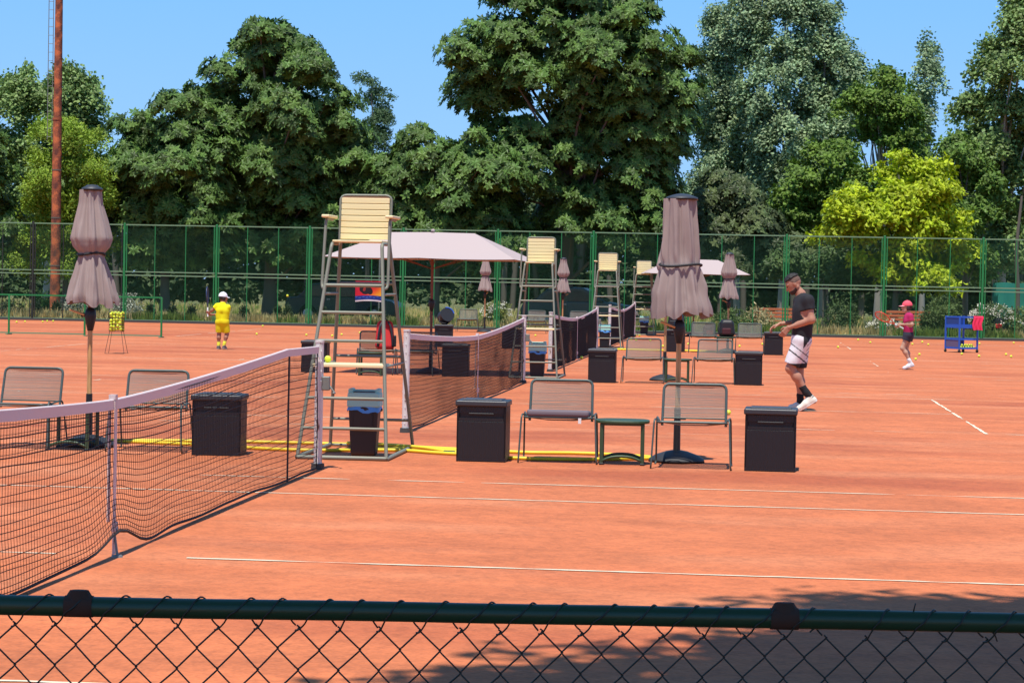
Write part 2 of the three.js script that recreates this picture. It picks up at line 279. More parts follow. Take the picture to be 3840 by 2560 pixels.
// ------------------------------------------------------------------ low lounge chairs, tables, boxes, bins
function makeChair(label, pos, turn) {
  const t = thing('lounge_chair', label, 'chair', pos, turn, 'cord lounge chairs along the courts'), T = M.chairTube;
  const zb = y => -.22 - (y - .4) * .3;                               // back rake
  part(t, 'back_frame', sweep(bend([[-.29, .36, zb(.36)], [-.285, .735, zb(.735)], [.285, .735, zb(.735)], [.29, .36, zb(.36)]], .06, 6), .0125), T);
  part(t, 'seat_frame', sweep(bend([[-.3, .385, -.22], [-.31, .42, .28], [.31, .42, .28], [.3, .385, -.22]], .05, 5), .0115), T);
  part(t, 'lower_back_rail', bar([-.285, .43, zb(.43)], [.285, .43, zb(.43)], .008), T);
  for (const s of [-1, 1]) { // each side is one bent rod: front foot, up, over, down to the rear foot
    part(t, 'leg', sweep(bend([[s * .3, .42, .05], [s * .335, .445, .24], [s * .355, .01, .31], [s * .36, .006, .25]], .05), .0085), T);
    part(t, 'leg', sweep(bend([[s * .3, .42, .05], [s * .335, .445, -.16], [s * .345, .01, -.3], [s * .35, .006, -.24]], .05), .0085), T);
  }
  const g = [];
  for (let i = 0; i < 34; i++) { const y = .445 + i * .0083 + .002 * (hash(i, 3, 1) - .5); g.push(sweep([[-.288, y, zb(y)], [-.1, y + .003 * (hash(i, 1, 8) - .5), zb(y) - .012], [.12, y + .003 * (hash(i, 1, 9) - .5), zb(y) - .012], [.288, y, zb(y)]], .0026, 4)); }
  tag(part(t, 'back_cords', merge(g), M.cord), null, null, null, 'stuff');
  const q = [];
  for (let i = 0; i < 44; i++) { const k = i / 43, z = lerp(-.21, .27, k), y = lerp(.386, .42, k); q.push(sweep([[-.3, y, z], [-.12, y - .02, z], [.12, y - .02, z], [.3, y, z]], .0036, 4)); }
  tag(part(t, 'seat_cords', merge(q), M.cord), null, null, null, 'stuff');
  return t;
}
const chairA = makeChair('cord lounge chair with a thin grey seat cushion, between the box and green table', [-1.73, 0, -21.0], .03);
{ // its cushion lies on it
  const cg = new RoundedBoxGeometry(.57, .062, .46, 4, .026), p = cg.attributes.position; for (let i = 0; i < p.count; i++) { const x = p.getX(i) / .285; p.setY(i, p.getY(i) + .018 * x * x - .01); } cg.computeVertexNormals();
  const c = thing('seat_cushion', 'thin purplish grey cushion on the near lounge chair', 'cushion', [-1.73, .44, -20.93], .03);
  part(c, 'pad', cg.rotateX(-.06), M.cushion); part(c, 'care_tag', box(.028, .05, .002, .2, -.045, .245), M.white);
}
const dup = (o, group) => (label, x, z, turn = 0) => copy(o, label, [x, 0, z], turn, group);
const chair = dup(chairA, 'cord lounge chairs along the courts');
chair('empty cord lounge chair between the green table and the near right storage box', -.5, -20.74, -.02);
chair('cord lounge chair behind the near net, beside the umbrella pole', -5.57, -20.98, .04);
chair('cord lounge chair cut by the left edge of the picture', -6.8, -20.95, -.03);
chair('left chair of the middle row, right of its first storage box', -1.78, -38.4, .02);
chair('right chair of the middle row, next to its right storage box', -.6, -38.7, -.03);
chair('dark chair left of the open parasol that holds a red bag', -6.46, -39.4, .2);
chair('chair seen through the second net beside the open parasol pole', -5.75, -39.35, -.1);
chair('left chair of the third row, behind the big closed umbrella', -1.16, -56.7, .02);
chair('right chair of the third row, left of its dark storage box', -.02, -56.7, 0);
chair('far chair near the fence, left of the small closed parasol', -9.2, -74.3, .05);
chair('far chair in front of the parked car, left of the umpire chair rails', -6.95, -74.2, 0);
chair('far chair in front of the parked car, right of the small parasol', -5.6, -74.3, -.04);

function makeTable(label, pos, turn) {
  const t = thing('side_table', label, 'table', pos, turn, 'small green side tables');
  const s = new THREE.Shape(); for (let i = 0; i < 32; i++) { const a = i / 32 * 6.2832, k = Math.pow(Math.pow(Math.abs(Math.cos(a)), 3.2) + Math.pow(Math.abs(Math.sin(a)), 3.2), -1 / 3.2); s[i ? 'lineTo' : 'moveTo'](Math.cos(a) * k * .24, Math.sin(a) * k * .22); }
  part(t, 'table_top', new THREE.ExtrudeGeometry(s, { depth: .014, bevelEnabled: true, bevelSize: .008, bevelThickness: .006, bevelSegments: 2 }).rotateX(-Math.PI / 2).translate(0, .385, 0), M.tableGreen);
  part(t, 'apron', merge([box(.4, .022, .012, 0, .37, .16), box(.4, .022, .012, 0, .37, -.16), box(.012, .022, .32, .19, .37, 0), box(.012, .022, .32, -.19, .37, 0)]), M.tableGreen);
  for (const sx of [-1, 1]) for (const sz of [-1, 1]) { const l = part(t, 'leg', rbox(.034, .37, .02, .006, sx * .185, .19, sz * .165), M.tableGreen); part(l, 'foot', rbox(.04, .02, .03, .006, sx * .185, .01, sz * .165), M.blackPlain); }
  for (const sz of [-1, 1]) part(t, 'cross_brace', sweep(spline([[-.18, .04, sz * .165], [-.08, .075, sz * .165], [.08, .075, sz * .165], [.18, .04, sz * .165]], 10), .013, 6), M.tableGreen);
  return t;
}
const tabA = makeTable('small dark green side table between the two nearest lounge chairs', [-1.145, 0, -20.9], .04);
const table = dup(tabA, 'small green side tables');
table('small dark table behind the near net, under the left closed umbrella', -6.28, -20.85, 0);
table('small dark table of the middle row, behind the near umbrella pole', -1.22, -38.75, 0);
table('small table in front of the chair with the red bag', -6.45, -38.75, .05);
table('small table of the third row, between its two chairs', -.62, -56.5, 0);

function makeBox(label, pos, turn) {
  const t = thing('storage_box', label, 'storage box', pos, turn, 'black storage boxes along the courts'), W = .445, D = .4, H = .5;
  part(t, 'front_panel', merge([rbox(W - .02, .335, .014, .004, 0, .2, D / 2 - .006), box(.02, H - .03, .016, -W / 2 + .01, .265, D / 2 - .008), box(.02, H - .03, .016, W / 2 - .01, .265, D / 2 - .008), box(W - .04, .03, .016, 0, .385, D / 2 - .008), box(W - .04, .06, .012, 0, .47, D / 2 - .008), box(W, .03, .018, 0, .02, D / 2 - .007)]), M.black);
  part(t, 'handle_recess', merge([box(W - .05, .04, .006, 0, .42, D / 2 - .02), rbox(W * .52, .016, .022, .005, 0, .437, D / 2 - .004)]), M.blackPlain);
  for (const s of [-1, 1]) part(t, 'side_panel', rbox(.014, H, D - .02, .004, s * (W / 2 - .004), H / 2, 0), M.black);
  part(t, 'back_panel', rbox(W, H, .014, .004, 0, H / 2, -D / 2 + .006), M.black);
  part(t, 'lid', merge([rbox(W + .03, .055, D + .04, .016, 0, H + .03, .003, 3), rbox(W - .08, .012, D - .08, .005, 0, H + .06, 0)]), M.blackLid);
  return t;
}
const boxA = makeBox('black storage box in front of the second net, left of the near chairs', [-2.42, 0, -20.88], .0);
const sbox = dup(boxA, 'black storage boxes along the courts');
sbox('black storage box standing alone at the right end of the near row', .2, -20.67, -.03);
sbox('black storage box seen through the nearest net', -4.86, -20.75, .07);
sbox('black storage box of the middle row, left of its chairs', -2.45, -38.22, 0);
sbox('black storage box of the middle row, right of its chairs', -.02, -38.55, .0);
sbox('black storage box seen through the second net', -5.06, -39.3, .05);
sbox('black storage box behind the legs of the nearest umpire chair', -7.58, -39.6, .05);
sbox('black storage box of the third row behind the umbrella crank, a bag on it', -1.84, -56.9, 0);
sbox('small black storage box under the hands of the man in black', .56, -56.05, 0);
sbox('black storage box above the second net with a round bag on it', -7.6, -56.6, .1);
sbox('black storage box behind the post of the third net', -5.9, -56.6, .0);

function makeBin(label, pos, turn) {
  const t = thing('waste_bin', label, 'bin', pos, turn, 'litter bins under the umpire chairs');
  const prof = (w0, w1, d0, d1, y0, y1) => { const g = new RoundedBoxGeometry(1, 1, 1, 3, .09), p = g.attributes.position; for (let i = 0; i < p.count; i++) { const k = p.getY(i) + .5; p.setXYZ(i, p.getX(i) * lerp(w0, w1, k), lerp(y0, y1, k), p.getZ(i) * lerp(d0, d1, k)); } g.computeVertexNormals(); return g; };
  part(t, 'body', prof(.23, .28, .22, .265, 0, .46), M.blackPlain);
  const arch = new THREE.Shape(); arch.moveTo(-.085, 0); arch.lineTo(-.085, .13); arch.absarc(0, .13, .085, Math.PI, 0, true); arch.lineTo(.085, 0);
  part(t, 'front_moulding', new THREE.ExtrudeGeometry(arch, { depth: .006, bevelEnabled: true, bevelSize: .004, bevelThickness: .003, bevelSegments: 1 }).rotateX(.045).translate(0, .24, .126), M.blackPlain);
  const lid = part(t, 'lid', merge([prof(.31, .3, .29, .27, .455, .59), rbox(.045, .05, .2, .015, -.125, .6, 0), rbox(.045, .05, .2, .015, .125, .6, 0), rbox(.25, .03, .05, .012, 0, .595, -.11)]), M.teal);
  part(lid, 'lid_opening', rbox(.2, .02, .13, .008, 0, .588, .03), M.blackPlain);
  const p = [], ix = [], n = 40; for (let i = 0; i <= n; i++) { const a = i / n * 6.2832, k = Math.pow(Math.pow(Math.abs(Math.cos(a)), 5) + Math.pow(Math.abs(Math.sin(a)), 5), -.2), h = .395 + .05 * noise(Math.cos(a) * 3 + 9, Math.sin(a) * 3); p.push(Math.cos(a) * .148 * k, .47, Math.sin(a) * .138 * k, Math.cos(a) * (.15 + .014 * noise(i, 4)) * k, h, Math.sin(a) * (.142 + .014 * noise(i, 8)) * k); if (i < n) ix.push(2 * i, 2 * i + 1, 2 * i + 2, 2 * i + 1, 2 * i + 3, 2 * i + 2); }
  part(t, 'bin_liner', mesh(p, ix), M.bag);
  return t;
}
const binA = makeBin('black bin with teal lid and blue liner under the nearest umpire chair', [-3.56, 0, -21.08], .05);
const bin = dup(binA, 'litter bins under the umpire chairs');
bin('black bin with teal lid under the second umpire chair', -3.68, -39.7, .02);
bin('bin with teal lid behind the rungs of the third umpire chair', -3.72, -58.7, 0);
bin('bin with teal lid under the farthest umpire chair', -3.5, -75.7, 0);

// ------------------------------------------------------------------ parasols
function closedParasol(label, pos, turn, o) {
  const t = thing('closed_parasol', label, 'parasol', pos, turn, 'closed taupe parasols');
  part(t, 'base', lathe([[0, .11], [.05, .11], [.1, .1], [.2, .065], [.255, .03], [.262, 0], [0, 0]], 28), M.umbBase);
  const tb = part(t, 'base_tube', cylY(.03, .034, .42, 14, 0, .08, 0), M.blackPlain); part(tb, 'clamp_screw', bar([.02, .4, .0], [.08, .4, 0], .009), M.greyTube);
  part(t, 'pole', cylY(.0235, .0235, .72, 14, 0, .44, 0), M.wood);
  part(t, 'upper_pole', cylY(.0235, .0235, 1.2, 14, 0, 1.16, 0), M.woodDark);
  const cr = part(t, 'crank_housing', merge([lathe([[0, 1.1], [.028, 1.1], [.045, 1.18], [.058, 1.24], [.05, 1.29], [.026, 1.32], [0, 1.32]], 16), bar([-.05, 1.25, 0], [-.09, 1.25, 0], .02)]), M.blackPlain);
  part(cr, 'crank_handle', bar([-.05, 1.25, .03], [-.19, 1.3, .05], .011), M.wood);
  // gathered canopy: pleated sleeve, tied with a strap, flaring to a wavy hem
  const NA = 112, NY = 46, pos_ = [], idx = [], uv = [], prof = o.profile, yt = 2.44, yb = 1.36;
  const rad = k => { let i = 0; while (i < prof.length - 2 && k > prof[i + 1][0]) i++; const a = prof[i], b = prof[i + 1], u = clamp((k - a[0]) / (b[0] - a[0])); return lerp(a[1], b[1], u); };
  for (let j = 0; j <= NY; j++) for (let i = 0; i <= NA; i++) {
    const k = j / NY, a = i / NA * 6.28319, ca = Math.cos(a), sa = Math.sin(a), tie = Math.exp(-Math.pow((k - o.tie) / .05, 2));
    const tri = v => 1 - 2 * Math.abs(Math.sin(v)); const pl = tri(a * 4 + 2.2 * fbm(ca + 4 + o.s, sa + 4, k * 1.5, 2)) * .7 + tri(a * 8.5 + o.s + 3 * fbm(ca * 2 + 9, sa * 2, k * 2 + o.s, 2)) * .4 + (fbm(ca * 1.6 + 3, sa * 1.6 + o.s, k * 3, 3) - .5) * 1.2; const pl0 = Math.sin(a * 8 + 2.2 * fbm(ca + 4 + o.s, sa + 4, k * 1.5, 2)) * .5 + Math.sin(a * 17 + o.s + 3 * fbm(ca * 2 + 9, sa * 2, k * 2 + o.s, 2)) * .28 + (fbm(ca * 1.6 + 3, sa * 1.6 + o.s, k * 3, 3) - .5) * 1.1;
    const R = rad(k) * (1 + pl * lerp(.15, .2, clamp(k)) * (1 - .6 * tie));
    const y = lerp(yt, yb, k) + (k > .8 ? (k - .8) * 5 * (.018 * Math.sin(a * 8 + .8) + .06 * (noise(ca * 2 + 5 + o.s, sa * 2 + 5) - .5)) : 0);
    pos_.push(ca * R + o.lean * (k - .5) * .1, y, sa * R * .9); uv.push(i / NA * 2, k);
    if (j < NY && i < NA) { const q = j * (NA + 1) + i; idx.push(q, q + 1, q + NA + 1, q + 1, q + NA + 2, q + NA + 1); }
  }
  const can = part(t, 'canopy', mesh(pos_, idx, uv), M.fabric);
  const rt = rad(o.tie) * 1.12; part(can, 'tie_strap', sweep(Array.from({ length: 36 }, (_, i) => { const a = i / 36 * 6.2832; return V(Math.cos(a) * rt, lerp(yt, yb, o.tie) + .012 * Math.sin(a * 2), Math.sin(a) * rt * .9); }), .011, 6, true), M.strap);
  const cap = part(t, 'top_hub', lathe([[0, 2.49], [.05, 2.485], [.6 * prof[0][1], 2.475], [prof[0][1] * .98, 2.455], [prof[0][1] * 1.02, 2.43], [0, 2.43]], 20), M.topCap);
  for (let i = 0; i < 8; i++) { const a = i / 8 * 6.2832 + .2; part(t, 'rib', bar([Math.cos(a) * .05, 2.4, Math.sin(a) * .05], [Math.cos(a) * .1, 1.4 + .1 * noise(i, 3), Math.sin(a) * .1], .009, 5), M.woodDark); }
  return t;
}
const fat = [[0, .148], [.2, .16], [.5, .175], [.57, .176], [.62, .19], [.95, .26], [1, .262]], shaped = [[0, .1], [.12, .11], [.43, .195], [.5, .17], [.565, .115], [.6, .122], [.95, .232], [1, .228]];
closedParasol('big closed taupe parasol standing behind the empty near chair', [-.66, 0, -21.32], .3, { profile: fat, tie: .57, s: 0, lean: .4 });
closedParasol('closed taupe parasol with tied waist, standing at the far left', [-6.26, 0, -21.3], 0, { profile: shaped, tie: .565, s: 5, lean: .3 });
closedParasol('closed parasol half hidden behind the big near parasol', [-1.46, 0, -39.5], 1, { profile: shaped, tie: .565, s: 9, lean: -.6 });
const pc = closedParasol('closed parasol left of the man in black, in the third row', [-.56, 0, -57.1], .4, { profile: shaped, tie: .565, s: 13, lean: 0 });
copy(pc, 'small closed parasol under the right edge of the open parasol', [-8.68, 0, -74.6], 1.9, 'closed taupe parasols');
copy(pc, 'small closed parasol right beside the second umpire chair', [-6.12, 0, -74.6], 3.4, 'closed taupe parasols');

function openParasol(label, pos, turn, L = 3.35, D = 2.6, ridge = 1.5) {
  const t = thing('open_parasol', label, 'parasol', pos, turn, 'open pale parasols');
  part(t, 'base', lathe([[0, .11], [.05, .11], [.1, .1], [.2, .065], [.255, .03], [.262, 0], [0, 0]], 24), M.umbBase);
  part(t, 'base_tube', cylY(.03, .034, .42, 12, 0, .08, 0), M.blackPlain);
  part(t, 'pole', cylY(.0235, .0235, 2.05, 12, 0, .44, 0), M.woodDark);
  part(t, 'crank_housing', lathe([[0, 1.1], [.028, 1.1], [.045, 1.18], [.058, 1.24], [.05, 1.29], [.026, 1.32], [0, 1.32]], 14), M.blackPlain);
  const yt = 2.5, ye = 2.03, A = [[-L / 2, ye, -D / 2], [0, ye + .0, -D / 2], [L / 2, ye, -D / 2], [L / 2, ye, D / 2], [0, ye, D / 2], [-L / 2, ye, D / 2]], T = [[-ridge / 2, yt - .01, 0], [0, yt, 0], [ridge / 2, yt - .01, 0]];
  const faces = [[0, 1, 'a', 'b'], [1, 2, 'b', 'c'], [3, 4, 'c', 'b'], [4, 5, 'b', 'a'], [2, 3, 'c', 'c'], [5, 0, 'a', 'a']], tp = { a: T[0], b: T[1], c: T[2] };
  for (const [i, j, p, q] of faces) {
    const e0 = V(...A[i]), e1 = V(...A[j]), t0 = V(...tp[p]), t1 = V(...tp[q]), n = 10, po = [], ix = [];
    for (let u = 0; u <= n; u++) for (let w = 0; w <= n; w++) { const a = e0.clone().lerp(e1, u / n), b = t0.clone().lerp(t1, u / n), c = a.lerp(b, w / n); const sag = .05 * Math.sin(Math.PI * u / n) * Math.sin(Math.PI * Math.min(1, w / n + .25)) * (1 - .4 * w / n); po.push(c.x, c.y - sag + (w === 0 ? .02 * Math.sin(Math.PI * u / n) : 0), c.z); if (u < n && w < n) { const k = u * (n + 1) + w; ix.push(k, k + n + 1, k + 1, k + 1, k + n + 1, k + n + 2); } }
    const g = mesh(po, ix), g2 = mesh(po.map((v, k) => k % 3 === 1 ? v - .004 : v), ix.slice().reverse());
    part(t, 'canopy_panel', merge([g, g2]), M.fabricPale);
  }
  for (const [i, p] of [[0, 'a'], [1, 'b'], [2, 'c'], [3, 'c'], [4, 'b'], [5, 'a']]) { const e = V(...A[i]), q = V(...tp[p]); part(t, 'rib', bar(e.clone().setY(e.y - .02), q.clone().setY(q.y - .05), .009, 5), M.woodDark); part(t, 'strut', bar([0, 1.85, 0], e.clone().lerp(q, .5).setY(lerp(e.y, q.y, .5) - .03), .008, 5), M.woodDark); }
  part(t, 'finial', lathe([[0, 2.56], [.03, 2.55], [.04, 2.51], [0, 2.5]], 12), M.fabricPale);
  return t;
}
const op = openParasol('open pale pink parasol behind the nearest umpire chair', [-5.64, 0, -40.3], -.05);
copy(op, 'far open parasol mostly hidden behind the big closed parasol', [-1.85, 0, -74.6], .1, 'open pale parasols');

// ------------------------------------------------------------------ hose, bags, balls, basket, cart, frame
{
  const pt = (x, z) => V(x, .018, z);
  const A = [[-6.2, -21.9], [-5.4, -22.1], [-4.7, -22.2], [-4.0, -22.2], [-3.4, -22.15], [-3.0, -22.0], [-2.6, -21.9], [-2.1, -21.75], [-1.6, -21.85], [-1.2, -21.75], [-.92, -21.6], [-.88, -21.48], [-1.05, -21.35], [-1.5, -21.1], [-1.9, -21.02], [-2.25, -21.05], [-2.6, -21.28], [-2.95, -21.42], [-3.3, -21.6], [-3.7, -21.48], [-4.1, -21.3], [-4.5, -21.32], [-5.2, -21.6], [-6.3, -21.85]];
  const B = [[-3.55, -21.75], [-3.2, -21.85], [-2.85, -21.75], [-2.5, -21.62], [-2.75, -21.5], [-3.1, -21.72], [-3.5, -21.98], [-3.9, -22.08]];
  const h = thing('garden_hose', 'yellow garden hose snaking behind the near chairs and umpire chair', 'hose');
  part(h, 'hose', merge([sweep(spline(A.map(p => pt(...p)), 150), .0165, 8), sweep(spline(B.map((p, i) => V(p[0], i > 4 ? .04 : .018, p[1])), 60), .0165, 8)]), M.yellow);
  part(h, 'hose_coupling', bar([-2.85, .02, -21.42], [-2.75, .02, -21.37], .024, 8), M.tableGreen);
  single('garden_hose', sweep(spline([[-3.3, .018, -57.3], [-2.6, .018, -57.1], [-1.6, .018, -57.4], [-.7, .018, -57.2], [.1, .018, -57.35]], 60), .03, 6), M.yellow, 'far yellow hose lying behind the third row of chairs', 'hose');
}
{ // red backpack on the dark chair
  const t = thing('backpack', 'red and black backpack leaning on the chair left of the open parasol', 'bag', [-6.33, .43, -39.45], .2);
  const g = new RoundedBoxGeometry(.34, .5, .2, 4, .08), p = g.attributes.position; for (let i = 0; i < p.count; i++) { const k = p.getY(i) / .5 + .5; p.setX(i, p.getX(i) * (1 - .22 * k * k)); p.setZ(i, p.getZ(i) * (1 - .2 * k) - .1 * k); p.setY(i, p.getY(i) + .25); } g.computeVertexNormals();
  part(t, 'body', g, M.red); for (const s of [-1, 1]) part(t, 'shoulder_strap', sweep(spline([[s * .05, .48, .02], [s * .09, .4, .06], [s * .12, .2, .1], [s * .13, .05, .1]], 10), .02, 6), M.blackPlain);
  part(t, 'side_pocket', rbox(.05, .2, .15, .02, .17, .15, 0), M.blackPlain); part(t, 'carry_loop', sweep(spline([[-.04, .49, -.03], [0, .54, -.03], [.04, .49, -.03]], 8), .01, 6), M.blackPlain);
  const r = thing('round_bag', 'black round bag with blue rim on the box above the second net', 'bag', [-7.56, .57, -56.6], .5);
  part(r, 'drum', new THREE.CylinderGeometry(.18, .18, .26, 24).rotateX(Math.PI / 2 - .35).translate(0, .2, 0), M.blackPlain);
  part(r, 'rim', new THREE.TorusGeometry(.172, .016, 8, 20, 1.7).rotateZ(.1).rotateX(-.35).translate(0, .25, .12), M.blue, 'bright blue rim'); part(r, 'strap', sweep(spline([[-.17, .18, .05], [-.2, .05, .1], [-.05, .02, .16]], 10), .015, 6), M.strap);
  const s = (n, label, pos, turn, m2) => { const b = thing(n, label, 'bag', pos, turn); const g = new RoundedBoxGeometry(.42, .42, .26, 4, .1), q = g.attributes.position; for (let i = 0; i < q.count; i++) { const k = q.getY(i) / .42 + .5; q.setX(i, q.getX(i) * (1 - .3 * k * k) + .03 * noise(q.getY(i) * 9, q.getZ(i) * 9)); q.setY(i, q.getY(i) + .21); } g.computeVertexNormals(); part(b, 'body', g, M.blackPlain); part(b, 'front_pocket', rbox(.22, .16, .06, .03, .0, .13, .13), m2); part(b, 'strap', sweep(spline([[-.1, .38, 0], [-.2, .3, .1], [-.2, .1, .12]], 10), .014, 6), M.strap); return b; };
  s('sports_bag', 'black sports bag on the small table of the third row', [-.6, .41, -56.55], .1, mat([.06, .01, .015], .8));
  s('sports_bag', 'black bag on the third row storage box behind the umbrella pole', [-1.86, .565, -56.9], -.3, M.blackPlain);
  s('sports_bag', 'black and red bag on the court near the fence, right of the parasol pole', [-1.35, 0, -74.9], .2, M.red);
  s('sports_bag', 'dark red bag at the right edge of the picture by the fence', [8.35, .35, -79.3], .2, M.red);
}
const ballG = new THREE.SphereGeometry(.033, 14, 10);
let ball0 = null;
function ball(x, y, z, label, group) {
  if (!ball0) { ball0 = thing('tennis_ball', label, 'tennis ball', [x, y, z], 0, group); part(ball0, 'felt', ballG, M.ball); part(ball0, 'seam', sweep(Array.from({ length: 40 }, (_, i) => { const a = i / 40 * 6.2832, q = .44 * Math.sin(2 * a); return V(Math.cos(a) * Math.cos(q), Math.sin(a) * Math.cos(q), Math.sin(q)).multiplyScalar(.0328); }), .0012, 4, true), M.white); return ball0; }
  const b = copy(ball0, label, [x, y, z], rnd() * 6, group); b.rotation.x = rnd() * 6; if (!group) delete b.userData.group; return b;
}
ball(-23.98, .033, -73.15, 'yellow tennis ball by the far fence foot, behind the low green frame', 'balls at the fence foot far left');
ball(-23.99, .033, -74.06, 'yellow tennis ball by the far fence foot, behind the low green frame', 'balls at the fence foot far left');
ball(-23.57, .033, -74.64, 'yellow tennis ball by the far fence foot, behind the low green frame', 'balls at the fence foot far left');
ball(-23.67, .033, -75.45, 'yellow tennis ball by the far fence foot, behind the low green frame', 'balls at the fence foot far left');
ball(-23.53, .033, -75.66, 'yellow tennis ball by the far fence foot, behind the low green frame', 'balls at the fence foot far left');
ball(-16.20, .033, -75.20, 'yellow tennis ball on the far clay between the child in yellow and red bag', 'balls on the far clay left of centre');
ball(-14.00, .033, -64.20, 'yellow tennis ball on the far clay between the child in yellow and red bag', 'balls on the far clay left of centre');
ball(-12.61, .033, -64.44, 'yellow tennis ball on the far clay between the child in yellow and red bag', 'balls on the far clay left of centre');
ball(-11.80, .033, -64.10, 'yellow tennis ball on the far clay between the child in yellow and red bag', 'balls on the far clay left of centre');
ball(-11.84, .033, -65.82, 'yellow tennis ball on the far clay between the child in yellow and red bag', 'balls on the far clay left of centre');
ball(-11.75, .033, -68.42, 'yellow tennis ball on the far clay between the child in yellow and red bag', 'balls on the far clay left of centre');
ball(-6.56, .033, -69.95, 'yellow tennis ball seen through or beside the third net', 'balls by the third net');
ball(-5.33, .033, -67.58, 'yellow tennis ball seen through or beside the third net', 'balls by the third net');
ball(-5.11, .033, -67.79, 'yellow tennis ball seen through or beside the third net', 'balls by the third net');
ball(-6.21, .033, -58.31, 'yellow tennis ball seen through or beside the third net', 'balls by the third net');
ball(-3.65, .033, -49.80, 'yellow tennis ball seen through or beside the third net', 'balls by the third net');
ball(-5.73, .033, -60.99, 'yellow tennis ball seen through or beside the third net', 'balls by the third net');
ball(-3.64, .033, -72.89, 'yellow tennis ball on the clay right of the farthest net', 'balls right of the farthest net');
ball(-3.52, .033, -73.01, 'yellow tennis ball on the clay right of the farthest net', 'balls right of the farthest net');
ball(-3.31, .033, -66.70, 'yellow tennis ball on the clay right of the farthest net', 'balls right of the farthest net');
ball(-3.47, .033, -67.09, 'yellow tennis ball on the clay right of the farthest net', 'balls right of the farthest net');
ball(-2.89, .033, -66.55, 'yellow tennis ball on the clay right of the farthest net', 'balls right of the farthest net');
ball(-2.30, .033, -60.75, 'yellow tennis ball on the clay right of the farthest net', 'balls right of the farthest net');
ball(-1.71, .033, -63.56, 'yellow tennis ball on the clay right of the farthest net', 'balls right of the farthest net');
ball(-0.29, .033, -62.45, 'yellow tennis ball on the clay near the third row box and the man', 'balls near the man in black');
ball(0.34, .033, -65.35, 'yellow tennis ball on the clay near the third row box and the man', 'balls near the man in black');
ball(0.82, .033, -52.08, 'yellow tennis ball on the clay near the third row box and the man', 'balls near the man in black');
ball(3.40, .033, -73.51, 'yellow tennis ball on the far clay between the man and child in pink', 'balls between the man and child in pink');
ball(3.62, .033, -70.31, 'yellow tennis ball on the far clay between the man and child in pink', 'balls between the man and child in pink');
ball(2.41, .033, -63.81, 'yellow tennis ball on the far clay between the man and child in pink', 'balls between the man and child in pink');
ball(5.33, .033, -72.39, 'yellow tennis ball on the far clay just right of the child in pink', 'balls right of the child in pink');
ball(4.81, .033, -69.25, 'yellow tennis ball on the far clay just right of the child in pink', 'balls right of the child in pink');
ball(5.27, .033, -69.12, 'yellow tennis ball on the far clay just right of the child in pink', 'balls right of the child in pink');
ball(4.23, .033, -58.30, 'yellow tennis ball lying near the heels of the child in pink', 'balls at the heels of the child in pink');
ball(3.85, .033, -54.24, 'yellow tennis ball lying near the heels of the child in pink', 'balls at the heels of the child in pink');
ball(5.39, .033, -59.55, 'yellow tennis ball on the clay beside the blue trolley', 'balls beside the blue trolley');
ball(5.67, .033, -57.93, 'yellow tennis ball on the clay beside the blue trolley', 'balls beside the blue trolley');
ball(7.02, .033, -71.70, 'yellow tennis ball on the clay beside the blue trolley', 'balls beside the blue trolley');
ball(6.56, .033, -60.06, 'yellow tennis ball on the clay right of the blue trolley', 'balls right of the blue trolley');
ball(6.48, .033, -58.17, 'yellow tennis ball on the clay right of the blue trolley', 'balls right of the blue trolley');
ball(8.31, .033, -73.94, 'yellow tennis ball on the clay right of the blue trolley', 'balls right of the blue trolley');
ball(-0.26, .033, -29.36, 'single tennis ball on the clay right beside the empty near chair back');
ball(-12.68, 1.16, -62, 'tennis ball in flight in front of the far fence');
ball(-3.9, .893, -20.98, 'yellow tennis ball resting on the step of the nearest umpire chair');
{ // wire basket on legs, full of balls
  const t = thing('ball_basket', 'black wire ball basket on thin legs, heaped with balls, left', 'basket', [-13.16, 0, -46.7], .1);
  const g = []; for (const y of [.46, .6, .74, .86]) g.push(sweep([[-.135, y, -.135], [.135, y, -.135], [.135, y, .135], [-.135, y, .135]], .004, 5, true));
  for (let i = 0; i < 5; i++) for (const s of [-1, 1]) { const q = -.135 + i * .0675; g.push(bar([q, .46, s * .135], [q, .86, s * .135], .0035, 4), bar([s * .135, .46, q], [s * .135, .86, q], .0035, 4), bar([q, .462, -.135], [q, .462, .135], .0035, 4)); }
  part(t, 'wire_cage', merge(g), M.blackPlain);
  for (const sx of [-1, 1]) for (const sz of [-1, 1]) part(t, 'leg', bar([sx * .12, .47, sz * .13], [sx * .2, .0, sz * .22], .005, 5), M.blackPlain);
  part(t, 'foot_bar', bar([-.2, .005, .22], [.2, .005, .22], .005, 5), M.blackPlain);
  for (let l = 0; l < 6; l++) for (let i = 0; i < 4; i++) for (let j = 0; j < 4; j++) { if (l < 5 && i > 0 && i < 3 && j > 0 && j < 3) continue; const o = l % 2 * .006; ball(-13.16 + (i - 1.5) * .068 + o + rr(-.012, .012), .5 + l * .066 + rr(-.012, .016), -46.7 + (j - 1.5) * .066 + rr(-.012, .012), 'yellow tennis ball heaped in the wire basket', 'balls heaped in the wire basket'); }
}
